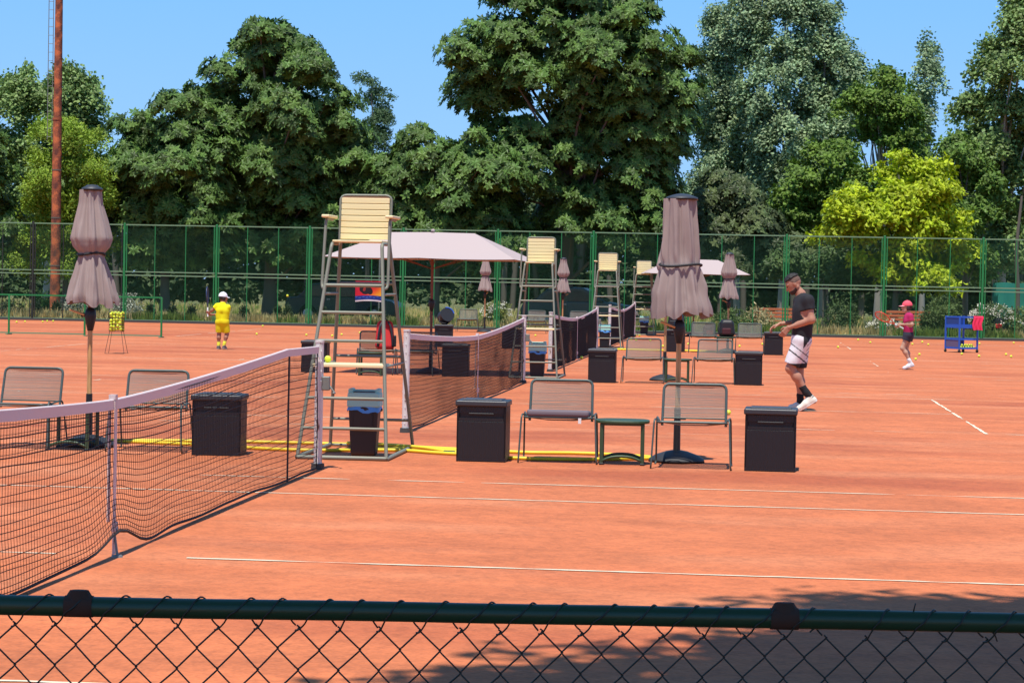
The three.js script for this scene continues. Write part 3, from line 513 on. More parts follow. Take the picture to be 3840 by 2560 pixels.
{ // blue ball cart, turned
  const cx = 5.62, cz = -62.3, th = .62, t = thing('ball_cart', 'blue metal ball trolley on castors, right of the child in pink', 'trolley', [cx, 0, cz], th), W = .62, D = .56, hw = W / 2, hd = D / 2;
  for (const sx of [-1, 1]) for (const sz of [-1, 1]) { part(t, 'corner_post', rbox(.04, .88, .04, .006, sx * hw, .53, sz * hd), M.blue); const w = part(t, 'castor', new THREE.CylinderGeometry(.042, .042, .03, 14).rotateZ(Math.PI / 2).translate(sx * hw, .042, sz * hd), M.tyre); part(w, 'castor_fork', box(.045, .05, .03, sx * hw, .075, sz * hd), M.greyTube); }
  for (const [y, h] of [[.945, .04], [.7, .09], [.36, .05], [.12, .05]]) for (const s of [-1, 1]) { part(t, 'rail', box(W - .04, h, .022, 0, y, s * hd), M.blue); part(t, 'rail', box(.022, h, D - .04, s * hw, y, 0), M.blue); }
  for (const y of [.665, .105]) part(t, 'tray', rbox(W - .03, .014, D - .03, .004, 0, y, 0), M.blue);
  for (const [y, h, m] of [[.84, .18, mat([.01, .05, .22], .7)], [.24, .2, mat([.12, .1, .2], .8)]]) { part(t, 'mesh_panel', box(W - .05, h, .006, 0, y, -hd), m); part(t, 'mesh_panel', box(.006, h, D - .05, -hw, y, 0), m); }
  part(t, 'push_handle', sweep(bend([[hw, .62, -hd], [hw + .12, .62, -hd], [hw + .12, .62, hd], [hw, .62, hd]], .05), .014), M.blackPlain);
  const c = Math.cos(th), s = Math.sin(th);
  for (const [y0, n, lb] of [[.706, 20, 'tennis ball in the top tray of the blue trolley'], [.146, 32, 'tennis ball in the bottom tray of the blue trolley']]) for (let i = 0; i < n; i++) { const up = i > 23, lx = (i % 6 - 2.5) * .088 + rr(-.01, .01), lz = up ? .18 - (i > 29) * .1 : .24 - Math.floor(i / 6) * .09 + rr(-.01, .01); ball(cx + lx * c + lz * s, y0 + (up ? .055 : 0), cz - lx * s + lz * c, lb, lb); }
  // towel over the corner
  const po = [], ix = [], n = 14; for (let i = 0; i <= n; i++) for (let j = 0; j <= n; j++) { const u = i / n - .5, v = j / n, over = v < .2, y = over ? .975 : .975 - (v - .2) * .46 - .05 * u * u; po.push(u * .26 + .02 * Math.sin(v * 7), y + .006 * noise(u * 9, v * 9), (over ? (v - .2) * .3 : .012 + .03 * Math.sin(u * 16 + v * 2) * (v - .15)) + .01); if (i < n && j < n) { const k = i * (n + 1) + j; ix.push(k, k + 1, k + n + 1, k + 1, k + n + 2, k + n + 1); } }
  const tw = single('hand_towel', mesh(po, ix), mat([.75, .03, .1], .95, dbl), 'bright pink red towel hung over the corner of the blue trolley', 'towel', [cx + (hw - .1) * c + hd * s + .07, 0, cz - (hw - .1) * s + hd * c + .06], .15);
}
{ // low green frame at left
  const t = thing('low_frame_barrier', 'low green tube frame barrier standing on the clay at far left', 'barrier', [0, 0, -59.3], 0), y = 1.06;
  for (const x of [-19.65, -17.58, -17.46, -15.5, -21.7]) part(t, 'upright', rbox(.05, y, .04, .008, x, y / 2, 0), M.fencePost);
  for (const [a, b] of [[-21.7, -19.65], [-19.65, -17.58], [-17.46, -15.5]]) { part(t, 'top_rail', box(b - a, .04, .035, (a + b) / 2, y, 0), M.fencePost); part(t, 'bottom_rail', box(b - a, .035, .035, (a + b) / 2, .05, 0), M.fenceRail); }
  for (const x of [-19.65, -17.52, -15.5]) part(t, 'foot', box(.05, .03, .4, x, .015, 0), M.fenceRail);
}

// ------------------------------------------------------------------ trees and plants
const leafMat = (rough = .5, tr = .22) => new THREE.MeshPhysicalMaterial({ color: 0xffffff, roughness: rough, transmission: tr, thickness: 0, specularIntensity: .45, side: THREE.DoubleSide });
function leafFaces(list) { // list of [base, direction, side, length, width, fold]
  const pos = [];
  for (const [b, d, s, L, W, dip] of list) {
    const n = d.clone().cross(s).normalize(), at = (u, v, w) => b.clone().addScaledVector(d, u * L).addScaledVector(s, v * W).addScaledVector(n, w * L);
    const p0 = at(0, 0, 0), m = at(.55, 0, -.02), l = at(.55, -.5, .08), r = at(.55, .5, .08), e = at(1, 0, -dip);
    for (const q of [p0, m, l, p0, r, m, l, m, e, m, r, e]) pos.push(q.x, q.y, q.z);
  }
  const g = new THREE.BufferGeometry(); g.setAttribute('position', new THREE.Float32BufferAttribute(pos, 3)); g.computeVertexNormals(); return g;
}
const palm = (() => { const l = []; for (let i = 0; i < 6; i++) { const a = i / 6 * 6.2832 + .2 * hash(i, 1, 1), d = V(Math.cos(a), -.28, Math.sin(a)).normalize(); l.push([V(0, 0, 0), d, V(-Math.sin(a), 0, Math.cos(a)), .2 * (.75 + .35 * hash(i, 2, 2)), .085, .18]); } return leafFaces(l); })();
const sprig = (n, L, W, spread, droop) => { const l = []; for (let i = 0; i < n; i++) { const a = hash(i, 5, n) * 6.2832, e = (hash(i, 6, n) - .35) * 1.6 - droop, d = V(Math.cos(a) * Math.cos(e), Math.sin(e), Math.sin(a) * Math.cos(e)), s = d.clone().cross(V(hash(i, 7, n) - .5, 1, hash(i, 8, n) - .5)).normalize(); l.push([V((hash(i, 9, n) - .5) * spread, (hash(i, 10, n) - .5) * spread, (hash(i, 11, n) - .5) * spread), d, s, L * (.7 + .5 * hash(i, 12, n)), W, .1]); } return leafFaces(l); };
const poplarSprig = sprig(9, .13, .11, .34, .1), fineSprig = sprig(12, .13, .055, .3, .1), broadSprig = sprig(7, .2, .12, .3, .2), bushSprig = sprig(9, .09, .045, .14, -.2), wispSprig = sprig(12, .17, .05, .32, .35);
const upV = V(0, 1, 0);
function foliage(parent, name, list, geo, m, col, vary, kind) { // list: [x,y,z,nx,ny,nz,scale]
  const im = new THREE.InstancedMesh(geo, m, list.length), mx = new THREE.Matrix4(), q = new THREE.Quaternion(), q2 = new THREE.Quaternion(), c = new THREE.Color();
  list.forEach((p, i) => {
    q.setFromUnitVectors(upV, V(p[3], p[4], p[5]).normalize()); q2.setFromAxisAngle(upV, rnd() * 6.2832); q.multiply(q2);
    mx.compose(V(p[0], p[1], p[2]), q, V(p[6], p[6], p[6])); im.setMatrixAt(i, mx);
    const k = 1 + vary * (rnd() * 2 - 1), w = rnd() * vary; im.setColorAt(i, c.setRGB(col[0] * k * (1 + w * .5), col[1] * k * (1 + w * .15), col[2] * k));
  });
  im.name = name; im.userData.kind = kind || 'stuff'; parent.add(im); return im;
}
const TREE = {
  chestnut: { geo: palm, m: leafMat(.5, .25), col: [.082, .165, .032], vary: .55, rc: .78, per: 84, flat: .62, s: [.9, 1.6], dens: 1.35, bark: M.bark, out: 1.0 },
  bright: { geo: fineSprig, m: leafMat(.6, .35), col: [.25, .39, .035], vary: .35, rc: .65, per: 80, flat: .6, s: [.9, 1.5], dens: 1.1, bark: M.bark, out: .5 },
  poplar: { geo: poplarSprig, m: leafMat(.5, .3), col: [.225, .34, .18], vary: .55, rc: .56, per: 46, flat: 1.4, s: [.9, 1.4], dens: .95, bark: M.barkPale, out: .4 },
  yellow: { geo: broadSprig, m: leafMat(.6, .4), col: [.42, .55, .015], vary: .35, rc: .55, per: 60, flat: .62, s: [.8, 1.3], dens: 1.15, bark: M.bark, out: .6 },
  green: { geo: broadSprig, m: leafMat(.55, .35), col: [.14, .25, .03], vary: .35, rc: .68, per: 70, flat: .65, s: [.8, 1.3], dens: 1.1, bark: M.bark, out: .5 },
  wispy: { geo: wispSprig, m: leafMat(.6, .3), col: [.08, .15, .06], vary: .3, rc: .55, per: 40, flat: .35, s: [.8, 1.3], dens: .7, bark: M.bark, out: .7 },
  pale: { geo: poplarSprig, m: leafMat(.5, .3), col: [.19, .3, .09], vary: .42, rc: .68, per: 66, flat: .8, s: [1.0, 1.6], dens: 1.05, bark: M.barkPale, out: .5 },
};
function tree(name, label, kind, base, lobes, o = {}) { // lobes: [x,y,z,rx,ry,rz] in metres
  const K = { ...TREE[kind], ...o }, t = thing(name, label, 'tree', [base[0], 0, base[1]], 0, o.group || 'trees beyond the far fence'), L = lobes.map(l => [l[0] - base[0], l[1], l[2] - base[1], l[3], l[4], l[5]]);
  const list = [], clumps = [], tr = (o.trunk || .22) * .72;
  for (const l of L) {
    const n = Math.max(3, Math.round(K.dens * (l[3] * l[4] + l[4] * l[5] + l[3] * l[5]) * 4.19 / (Math.PI * K.rc * K.rc) * (.75 + .25)));
    for (let i = 0; i < n; i++) {
      const u = rnd() * 2 - 1, a = rnd() * 6.2832, s = Math.sqrt(1 - u * u), k = lerp(.42, 1.02, Math.pow(rnd(), .55)), d = [s * Math.cos(a), u, s * Math.sin(a)];
      if (d[2] < -.55 && rnd() < .55) continue;                      // fewer on the side away from the courts
      const lump = 1 + .22 * (noise(d[0] * 2 + l[0], d[1] * 2 + l[1], d[2] * 2) - .5) * 2;
      const y = l[1] + d[1] * l[4] * k * lump; if (y < .9) continue;
      clumps.push([l[0] + d[0] * l[3] * k * lump, y, l[2] + d[2] * l[5] * k * lump, d, K.rc * lerp(.6, 1.25, rnd()), k]);
    }
  }
  for (const [x, y, z, d, rc, k] of clumps) {
    const m = Math.round(K.per * rc * rc / (K.rc * K.rc) * lerp(.6, 1.1, rnd())), tilt = rr(-.3, .3), tilt2 = rr(-.3, .3);
    for (let i = 0; i < m; i++) {
      const u = rnd() * 1.5 - .5, a = rnd() * 6.2832, s = Math.sqrt(Math.max(0, 1 - u * u)), q = Math.pow(rnd(), .4), px = s * Math.cos(a) * q * rc, pz = s * Math.sin(a) * q * rc, py = (u * K.flat * q - .35 * K.flat * (s * q) * (s * q)) * rc + tilt * px + tilt2 * pz;
      list.push([x + px, y + py, z + pz, px / rc * 1.1 * K.out + d[0] * .3 + rr(-.5, .5), .58 + rr(-.3, .3), pz / rc * 1.1 * K.out + d[2] * .3 + rr(-.4, .4), rr(...K.s)]);
    }
  }
  // trunk and limbs
  const top = Math.max(...L.map(l => l[1])), mid = Math.min(...L.map(l => l[1])), pts = []; for (let i = 0; i <= 8; i++) { const h = i / 8 * top; pts.push(V(.15 * Math.sin(h * .7 + base[0]) * (i / 8), h - .05, .12 * Math.sin(h * .5 + 2) * (i / 8))); }
  part(t, 'trunk', sweep(pts, u => tr * (1.25 - u) * (u < .08 ? 1.35 - u * 4 : 1), 9), K.bark);
  const g = []; clumps.forEach((c, i) => { if (i % (o.limbs || 9)) return; const h = clamp(c[1] * rr(.45, .75), .8, top * .95), b = pts[Math.min(8, Math.round(h / top * 8))], e = V(c[0], c[1], c[2]), m = b.clone().lerp(e, .5).add(V(rr(-.3, .3), rr(.1, .5), rr(-.3, .3))); g.push(sweep(spline([b, m, e], 5), u => tr * .34 * (1.05 - u * .85), 5)); });
  if (g.length) part(t, 'limbs', merge(g), K.bark);
  foliage(t, 'crown', list, K.geo, K.m, K.col, K.vary);
  return t;
}
tree('horse_chestnut', 'huge dark chestnut tree rising past the top of the picture', 'chestnut', [-6.97, -86], [[-7.41, 13.33, -86.7, 3.06, 2.3, 2.89], [-7.62, 10.79, -86.0, 3.61, 2.12, 2.69], [-5.12, 10.25, -85.3, 2.2, 2.1, 2.38], [-4.16, 8.41, -86.35, 2.07, 1.97, 2.26], [-8.21, 8.72, -85.65, 2.86, 1.79, 2.33], [-5.12, 6.13, -86.7, 2.65, 2.14, 2.71], [-7.86, 5.89, -86.0, 3.04, 1.96, 2.52], [-10.65, 9.88, -85.3, 1.07, 0.81, 1.27], [-10.42, 8.75, -86.35, 1.0, 0.66, 1.11], [-6.48, 3.78, -85.65, 4.0, 1.3, 1.8], [-3.15, 6.16, -86.7, 0.76, 1.81, 1.08], [-3.18, 9.04, -86.0, 1.08, 1.8, 1.37]], { trunk: 0.34 });
tree('horse_chestnut', 'lower chestnut tree at the left foot of the huge one', 'chestnut', [-11.64, -84], [[-11.81, 6.09, -84.7, 1.86, 1.45, 1.96], [-12.83, 4.92, -84.0, 1.21, 1.59, 1.49], [-10.16, 5.25, -83.3, 1.68, 1.74, 1.91], [-11.72, 3.66, -84.35, 2.34, 1.28, 1.78], [-9.51, 3.04, -83.65, 1.68, 1.11, 1.6]], { trunk: 0.2 });
tree('horse_chestnut', 'tall round chestnut tree left of the gap of sky', 'chestnut', [-18.28, -86], [[-18.22, 10.11, -86.7, 1.58, 1.4, 1.82], [-19.39, 8.38, -86.0, 1.57, 1.96, 1.81], [-16.89, 8.19, -85.3, 1.88, 2.1, 2.09], [-18.43, 6.76, -86.35, 2.72, 1.8, 2.35], [-15.76, 6.09, -85.65, 1.24, 1.95, 1.51], [-19.49, 4.76, -86.7, 2.07, 1.65, 2.18], [-16.29, 4.12, -86.0, 1.73, 1.63, 1.96], [-17.81, 3.25, -85.3, 2.2, 1.13, 1.62], [-17.3, 9.75, -86.35, 1.08, 1.15, 1.37], [-18.68, 10.5, -85.65, 0.75, 0.81, 1.07], [-15.81, 7.64, -86.7, 0.92, 1.32, 1.23], [-20.04, 6.72, -86.0, 1.08, 1.31, 1.37], [-17.18, 5.56, -85.3, 2.04, 1.3, 1.8], [-15.02, 4.82, -86.35, 0.92, 1.64, 1.23]], { trunk: 0.3 });
tree('horse_chestnut', 'lower chestnut tree left of the tall round one', 'chestnut', [-21.95, -84.5], [[-23.06, 7.12, -85.2, 1.23, 1.13, 1.51], [-21.2, 7.42, -84.5, 1.22, 1.2, 1.5], [-21.82, 5.42, -83.8, 2.0, 1.59, 2.12], [-22.74, 3.82, -84.85, 1.71, 1.61, 1.94], [-20.39, 3.83, -84.15, 1.53, 1.44, 1.78], [-21.8, 2.52, -85.2, 1.88, 0.81, 1.27], [-23.34, 5.43, -84.5, 1.06, 1.28, 1.35], [-20.18, 6.09, -83.8, 0.89, 1.27, 1.2], [-24.1, 4.13, -84.85, 0.74, 1.29, 1.07]], { trunk: 0.22 });
tree('feathery_tree', 'feathery blue green tree in the gap right of the tall chestnut', 'wispy', [-16.36, -97], [[-16.79, 9.63, -97.7, 0.48, 0.74, 0.83], [-16.0, 8.93, -97.0, 0.57, 0.92, 0.91], [-16.24, 7.59, -96.3, 0.75, 0.91, 1.07], [-15.85, 8.03, -97.35, 0.39, 0.74, 0.75], [-16.65, 6.12, -96.65, 0.66, 1.1, 0.99]], { trunk: 0.12 });
tree('plane_tree', 'tall pale leaved tree behind the rusty mast', 'pale', [-30.41, -97], [[-31.33, 9.95, -97.7, 1.13, 0.93, 1.4], [-29.35, 8.97, -97.0, 1.12, 1.2, 1.41], [-31.24, 7.77, -96.3, 1.75, 1.83, 1.98], [-29.23, 7.11, -97.35, 1.22, 1.48, 1.5], [-30.54, 5.36, -96.65, 2.13, 1.83, 2.32]], { trunk: 0.26 });
tree('feathery_tree', 'bright green fine leaved tree beside the rusty mast', 'bright', [-25.21, -82.5], [[-25.49, 6.47, -83.2, 1.04, 1.11, 1.34], [-24.59, 5.0, -82.5, 0.88, 1.25, 1.19], [-25.69, 4.79, -81.8, 0.87, 1.24, 1.18], [-25.17, 3.4, -82.85, 1.2, 1.1, 1.48], [-25.76, 2.25, -82.15, 1.18, 0.78, 1.24]], { trunk: 0.12 });
tree('dark_tree', 'dark tree cut by the left edge of the picture', 'chestnut', [-27.85, -82], [[-27.96, 4.64, -82.7, 0.64, 1.41, 0.98], [-27.53, 2.7, -82.0, 0.64, 1.25, 0.97], [-28.32, 6.0, -81.3, 1.02, 1.23, 1.32]], { trunk: 0.16 });
tree('poplar_tree', 'tall silver green poplar nearest the huge chestnut', 'poplar', [-0.78, -108], [[-1.4, 12.66, -108.7, 1.26, 2.06, 1.53], [-1.95, 10.14, -108.0, 1.35, 2.05, 1.62], [-0.41, 14.14, -107.3, 0.94, 2.04, 1.24], [-0.69, 8.35, -108.35, 1.77, 2.06, 1.99], [-1.45, 6.06, -107.65, 1.55, 2.04, 1.8]], { trunk: 0.24 });
tree('poplar_tree', 'tallest silver green poplar in the middle of the stand', 'poplar', [1.42, -106], [[1.2, 13.68, -106.7, 1.34, 2.23, 1.6], [0.85, 11.01, -106.0, 1.53, 2.41, 1.78], [1.49, 8.19, -105.3, 1.72, 2.0, 1.95], [0.96, 5.85, -106.35, 1.94, 1.82, 2.14]], { trunk: 0.26 });
tree('poplar_tree', 'silver green poplar at the right of the stand', 'poplar', [3.24, -107], [[2.83, 13.2, -107.7, 1.14, 2.04, 1.43], [3.45, 11.13, -107.0, 1.34, 2.23, 1.61], [3.09, 8.67, -106.3, 1.53, 2.02, 1.78], [4.47, 10.56, -107.35, 0.63, 2.04, 0.97], [2.95, 6.29, -106.65, 1.54, 1.62, 1.78]], { trunk: 0.22 });
tree('poplar_tree', 'slim single poplar standing in the right gap of sky', 'poplar', [8.17, -112], [[8.16, 12.73, -112.7, 0.39, 0.86, 0.75], [8.08, 11.4, -112.0, 0.64, 1.06, 0.97], [7.76, 9.68, -111.3, 0.87, 1.27, 1.18], [7.46, 7.65, -112.35, 0.98, 1.49, 1.28]], { trunk: 0.16 });
tree('grey_limbed_tree', 'green tree with bare grey limbs showing below its crown', 'green', [5.33, -98], [[5.38, 10.41, -98.7, 0.77, 0.66, 1.09], [5.0, 9.43, -98.0, 1.23, 0.93, 1.4], [5.88, 8.66, -97.3, 0.85, 0.92, 1.16], [4.68, 8.35, -98.35, 0.58, 0.56, 0.92], [6.46, 7.78, -97.65, 0.85, 0.74, 1.17]], { trunk: 0.2,limbs: 1,bark: M.barkPale });
tree('poplar_tree', 'tall leafy tree filling the right edge of the picture', 'pale', [9.86, -93], [[10.45, 13.5, -93.7, 0.46, 1.42, 0.82], [9.33, 10.64, -93.0, 0.64, 0.79, 0.97], [10.29, 10.24, -92.3, 0.98, 1.75, 1.28], [8.65, 8.67, -93.35, 0.55, 0.71, 0.89], [9.71, 7.85, -92.65, 1.69, 1.76, 1.92], [10.39, 5.67, -93.7, 1.35, 1.96, 1.62], [9.67, 3.89, -93.0, 1.16, 1.41, 1.45], [10.42, 11.78, -92.3, 0.54, 1.4, 0.89]], { trunk: 0.3 });
tree('round_tree', 'mid green tree left of the yellow green one', 'green', [2.95, -92], [[2.89, 6.38, -92.7, 1.16, 1.06, 1.45], [2.04, 5.3, -92.0, 0.98, 1.22, 1.28], [3.88, 5.64, -91.3, 0.8, 1.21, 1.12], [2.76, 4.11, -92.35, 1.68, 1.23, 1.73]], { trunk: 0.16 });
tree('yellow_tree', 'bright yellow green tree behind the fence on the right', 'yellow', [5.19, -84], [[5.16, 5.85, -84.7, 0.98, 0.64, 1.09], [6.22, 5.2, -84.0, 1.13, 0.96, 1.42], [4.02, 4.67, -83.3, 1.2, 0.79, 1.25], [5.49, 4.1, -84.35, 1.86, 1.12, 1.61], [3.28, 3.73, -83.65, 0.97, 0.48, 0.91], [7.1, 3.5, -84.7, 0.9, 1.13, 1.21], [5.5, 2.68, -84.0, 1.69, 0.64, 1.09], [6.7, 2.07, -83.3, 0.89, 0.47, 0.91]], { trunk: 0.15 });
tree('round_tree', 'fresh green tree between the yellow green one and right edge', 'green', [8.22, -90], [[7.86, 6.69, -90.7, 0.88, 1.03, 1.19], [8.66, 5.49, -90.0, 0.96, 1.2, 1.26], [8.14, 3.78, -89.3, 1.12, 1.19, 1.41], [8.92, 2.81, -90.35, 0.79, 0.69, 1.11]], { trunk: 0.15,col: [0.12, 0.22, 0.03] });
tree('dark_tree', 'dark olive tree behind the big closed parasol', 'chestnut', [-0.81, -89], [[-0.86, 4.66, -89.7, 1.29, 1.19, 1.56], [0.17, 3.64, -89.0, 1.45, 1.18, 1.68], [-1.48, 3.26, -88.3, 1.11, 1.17, 1.4], [1.2, 2.83, -89.35, 1.46, 0.85, 1.32]], { trunk: 0.16,col: [0.075, 0.115, 0.04] });
tree('round_tree', 'shrubby green tree behind the man in black', 'green', [2.76, -86], [[2.3, 2.65, -86.7, 1.25, 0.74, 1.2], [3.72, 2.67, -86.0, 1.24, 0.82, 1.28], [1.15, 2.29, -85.3, 0.74, 0.57, 1.01], [5.19, 2.37, -86.35, 1.25, 0.66, 1.11]], { trunk: 0.1,col: [0.085, 0.15, 0.04] });
tree('shade_tree', 'broad leafy tree above the near fence, out of view, casting dappled shade', 'green', [4.6, 2.2], [[1.01, 9.1, 0.46, 4.2, 1.2, 2.6], [-2.99, 8.9, -2.14, 1.3, 0.9, 1.1], [-1.79, 8.8, -2.14, 1.2, 0.9, 1.1], [-0.59, 8.8, -2.24, 1.2, 0.9, 1.1], [0.41, 8.7, -2.34, 1.2, 0.8, 1.1], [-1.59, 9.8, -1.84, 2.0, 0.7, 1.0], [1.41, 8.7, -4.54, 1.6, 0.8, 1.8], [0.11, 8.5, -6.44, 1.2, 0.6, 0.7], [-0.99, 8.5, -6.24, 0.7, 0.35, 0.35], [1.21, 8.5, -7.24, 1.0, 0.6, 1.1], [0.81, 8.5, -8.84, 0.8, 0.5, 0.5], [0.3, 8.6, -7.2, 1.1, 0.6, 0.8], [0.8, 8.5, -9.0, 0.7, 0.45, 0.4], [0.9, 8.8, -7.9, 0.9, 0.6, 0.8], [-0.3, 8.7, -6.9, 0.9, 0.5, 0.5], [1.6, 8.7, -8.3, 0.8, 0.5, 0.7]], { trunk: .3, group: 'trees on the near side', dens: 1.5 });

{ // hedge of woodland far behind, read as one mass
  const list = []; for (let i = 0; i < 26000; i++) { const x = rr(-62, 34), h = 5.5 + 3.5 * fbm(x * .12 + 40, 2, 0, 3), y = rr(.1, 1) * h; list.push([x, y, -124 + 6 * fbm(x * .3, y * .5, 9, 3) + rr(-1.5, 1.5), rr(-.5, .5), .8, rr(.0, .8), rr(1.6, 2.9)]); }
  const g = new THREE.Group(); g.name = 'distant_woodland'; g.userData.kind = 'stuff'; g.userData.label = 'dense dark wood closing the view behind the park trees'; g.userData.category = 'woodland'; scene.add(g);
  foliage(g, 'woodland_leaves', list, broadSprig, leafMat(.6, .2), [.05, .09, .03], .4);
  const tg = []; for (let i = 0; i < 40; i++) { const x = rr(-60, 32), z = rr(-122, -118); tg.push(bar([x, 0, z], [x + rr(-.5, .5), 6, z], .16, 6)); } const wt = part(g, 'woodland_trunks', merge(tg), M.bark); wt.userData.kind = 'stuff';
}
{ // rough grass along and behind the fence
  const blades = []; for (let i = 0; i < 12; i++) { const a = hash(i, 1, 44) * 6.2832, lean = .25 + .5 * hash(i, 2, 44), d = V(Math.cos(a) * lean, 1, Math.sin(a) * lean).normalize(); blades.push([V((hash(i, 3, 44) - .5) * .3, 0, (hash(i, 4, 44) - .5) * .3), d, V(-Math.sin(a), 0, Math.cos(a)), 35e-2 + .4 * hash(i, 5, 44), .024, .25]); }
  const tuft = leafFaces(blades), li = [], straw = [];
  for (let i = 0; i < 9000; i++) { const x = rr(-34, 14), z = FZ - .35 - Math.pow(rnd(), 1.6) * 9; const k = fbm(x * .3 + 3, z * .3, 5, 3); if (x < -22.5 && z < -84) continue; (k > .47 ? straw : li).push([x, -.03, z, rr(-.15, .15), 1, rr(-.15, .15), rr(.4, .8) * (z > -80 ? 1 : .7)]); }
  for (let i = 0; i < 5000; i++) { const x = rr(-50, 30), z = rr(-118, -93); (rnd() < .6 ? straw : li).push([x, -.03, z, 0, 1, 0, rr(.4, .7)]); }
  const g = new THREE.Group(); g.name = 'rough_grass'; tag(g, 'rough green and straw coloured grass growing behind the fence', 'grass', null, 'stuff'); scene.add(g);
  foliage(g, 'green_blades', li, tuft, leafMat(.7, .3), [.24, .36, .07], .4); foliage(g, 'straw_blades', straw, tuft, leafMat(.8, .3), [.66, .6, .28], .35);
}
function bush(name, label, pos, rx, ry, col, o = {}) {
  const t = thing(name, label, o.cat || 'shrub', pos, 0, o.group), li = [], n = Math.round((o.n || 520) * rx * ry);
  for (let i = 0; i < n; i++) { const u = rnd() * 2 - 1, a = rnd() * 6.2832, s = Math.sqrt(1 - u * u), q = Math.pow(rnd(), .35) * (1 + .25 * (noise(Math.cos(a) * 2 + pos[0], u * 3, Math.sin(a) * 2) - .5) * 2), w = o.cone ? clamp(1.05 - (u * .5 + .5), .05, 1) * 1.2 : 1; li.push([s * Math.cos(a) * q * rx * w, ry + u * q * ry, s * Math.sin(a) * q * rx * w, s * Math.cos(a) + rr(-.4, .4), .6 + u * .5, s * Math.sin(a) + rr(-.4, .4), rr(.8, 1.5)]); }
  foliage(t, 'foliage', li, o.geo || bushSprig, leafMat(.6, .25), col, .4);
  const g = []; for (let i = 0; i < 5; i++) { const a = i / 5 * 6.28; g.push(bar([Math.cos(a) * .05, -.03, Math.sin(a) * .05], [Math.cos(a) * rx * .5, ry * 1.1, Math.sin(a) * rx * .5], .02, 5, .008)); } part(t, 'stems', merge(g), M.bark);
  if (o.flowers) foliage(t, 'flowers', Array.from({ length: o.flowers }, () => { const a = rnd() * 6.28, u = rr(-.1, .9), s = Math.sqrt(1 - u * u); return [s * Math.cos(a) * rx, ry + u * ry, s * Math.sin(a) * rx, 0, 1, .5, rr(.6, 1)]; }), bushSprig, mat([1, 1, 1], .8, dbl), [.6, .6, .5], .2);
  return t;
}
bush('round_shrub', 'round bright green clipped bush left of the closed parasol', [-26.60, 0, -84.5], 0.43, 0.51, [0.07, 0.15, 0.025], {  });
bush('silver_shrub', 'silvery grey shrub behind the left closed parasol', [-24.24, 0, -80.2], 0.61, 0.46, [0.32, 0.37, 0.3], {  });
bush('silver_shrub', 'silvery grey shrub right of the left closed parasol', [-22.33, 0, -80.2], 0.64, 0.49, [0.32, 0.37, 0.3], {  });
bush('conifer_sapling', 'dark little conifer left of the rusty mast foot', [-25.25, 0, -79.2], 0.17, 0.30, [0.03, 0.055, 0.025], { cone: 1, n: 1500, cat: 'conifer' });
bush('conifer_sapling', 'dark little conifer right of the rusty mast', [-24.52, 0, -79.2], 0.17, 0.30, [0.03, 0.055, 0.025], { cone: 1, n: 1500, cat: 'conifer' });
bush('conifer_sapling', 'little conifer behind the low green frame, near the parasol pole', [-23.10, 0, -79.2], 0.17, 0.30, [0.03, 0.055, 0.025], { cone: 1, n: 1500, cat: 'conifer' });
bush('conifer_sapling', 'little conifer behind the fence above the ball basket', [-21.10, 0, -79.2], 0.17, 0.30, [0.03, 0.055, 0.025], { cone: 1, n: 1500, cat: 'conifer' });
bush('conifer_sapling', 'little conifer right of the ball basket behind the fence', [-20.31, 0, -79.2], 0.17, 0.30, [0.03, 0.055, 0.025], { cone: 1, n: 1500, cat: 'conifer' });
bush('conifer_sapling', 'little conifer behind the fence left of the child in yellow', [-19.61, 0, -79.2], 0.17, 0.30, [0.03, 0.055, 0.025], { cone: 1, n: 1500, cat: 'conifer' });
bush('conifer_sapling', 'little conifer behind the fence right of the child in yellow', [-17.76, 0, -79.3], 0.17, 0.33, [0.035, 0.065, 0.025], { cone: 1, n: 1400, cat: 'conifer' });
bush('conifer_sapling', 'little conifer behind the flying ball, left of a fence post', [-16.57, 0, -79.3], 0.17, 0.33, [0.035, 0.065, 0.025], { cone: 1, n: 1400, cat: 'conifer' });
bush('conifer_sapling', 'little conifer behind the fence under the flying ball', [-16.20, 0, -79.3], 0.17, 0.33, [0.035, 0.065, 0.025], { cone: 1, n: 1400, cat: 'conifer' });
bush('conifer_sapling', 'little conifer left of the nearest umpire chair legs', [-14.96, 0, -79.3], 0.17, 0.33, [0.035, 0.065, 0.025], { cone: 1, n: 1400, cat: 'conifer' });
bush('conifer_sapling', 'little conifer behind the fence left of the open parasol pole', [-12.88, 0, -79.3], 0.15, 0.30, [0.035, 0.065, 0.025], { cone: 1, n: 1400, cat: 'conifer' });
bush('conifer_sapling', 'little conifer right beside the nearest umpire chair seat post', [-12.18, 0, -79.3], 0.15, 0.30, [0.035, 0.065, 0.025], { cone: 1, n: 1400, cat: 'conifer' });
bush('garden_shrub', 'yellow flowering shrub left of the second umpire chair', [-8.85, 0, -79.6], 0.51, 0.48, [0.2, 0.25, 0.05], { flowers: 40 });
bush('straw_grass_clump', 'pale straw coloured grass clump right of the third row parasol', [0.28, 0, -81], 0.49, 0.49, [0.46, 0.42, 0.22], { geo: wispSprig, n: 200, cat: 'grass clump' });
bush('garden_shrub', 'upright green shrub between the parasol pole and far chair', [-2.50, 0, -80], 0.30, 0.68, [0.07, 0.13, 0.03], {  });
bush('garden_shrub', 'low green shrub behind the fence left of the man', [-0.68, 0, -79.6], 0.68, 0.45, [0.09, 0.15, 0.04], {  });
bush('garden_shrub', 'dark green shrub behind the fence right of the man', [3.13, 0, -80], 0.61, 0.61, [0.07, 0.12, 0.035], {  });
bush('garden_shrub', 'pale flowering shrub between the man and child in pink', [4.52, 0, -79.5], 0.54, 0.33, [0.2, 0.24, 0.1], { flowers: 30 });
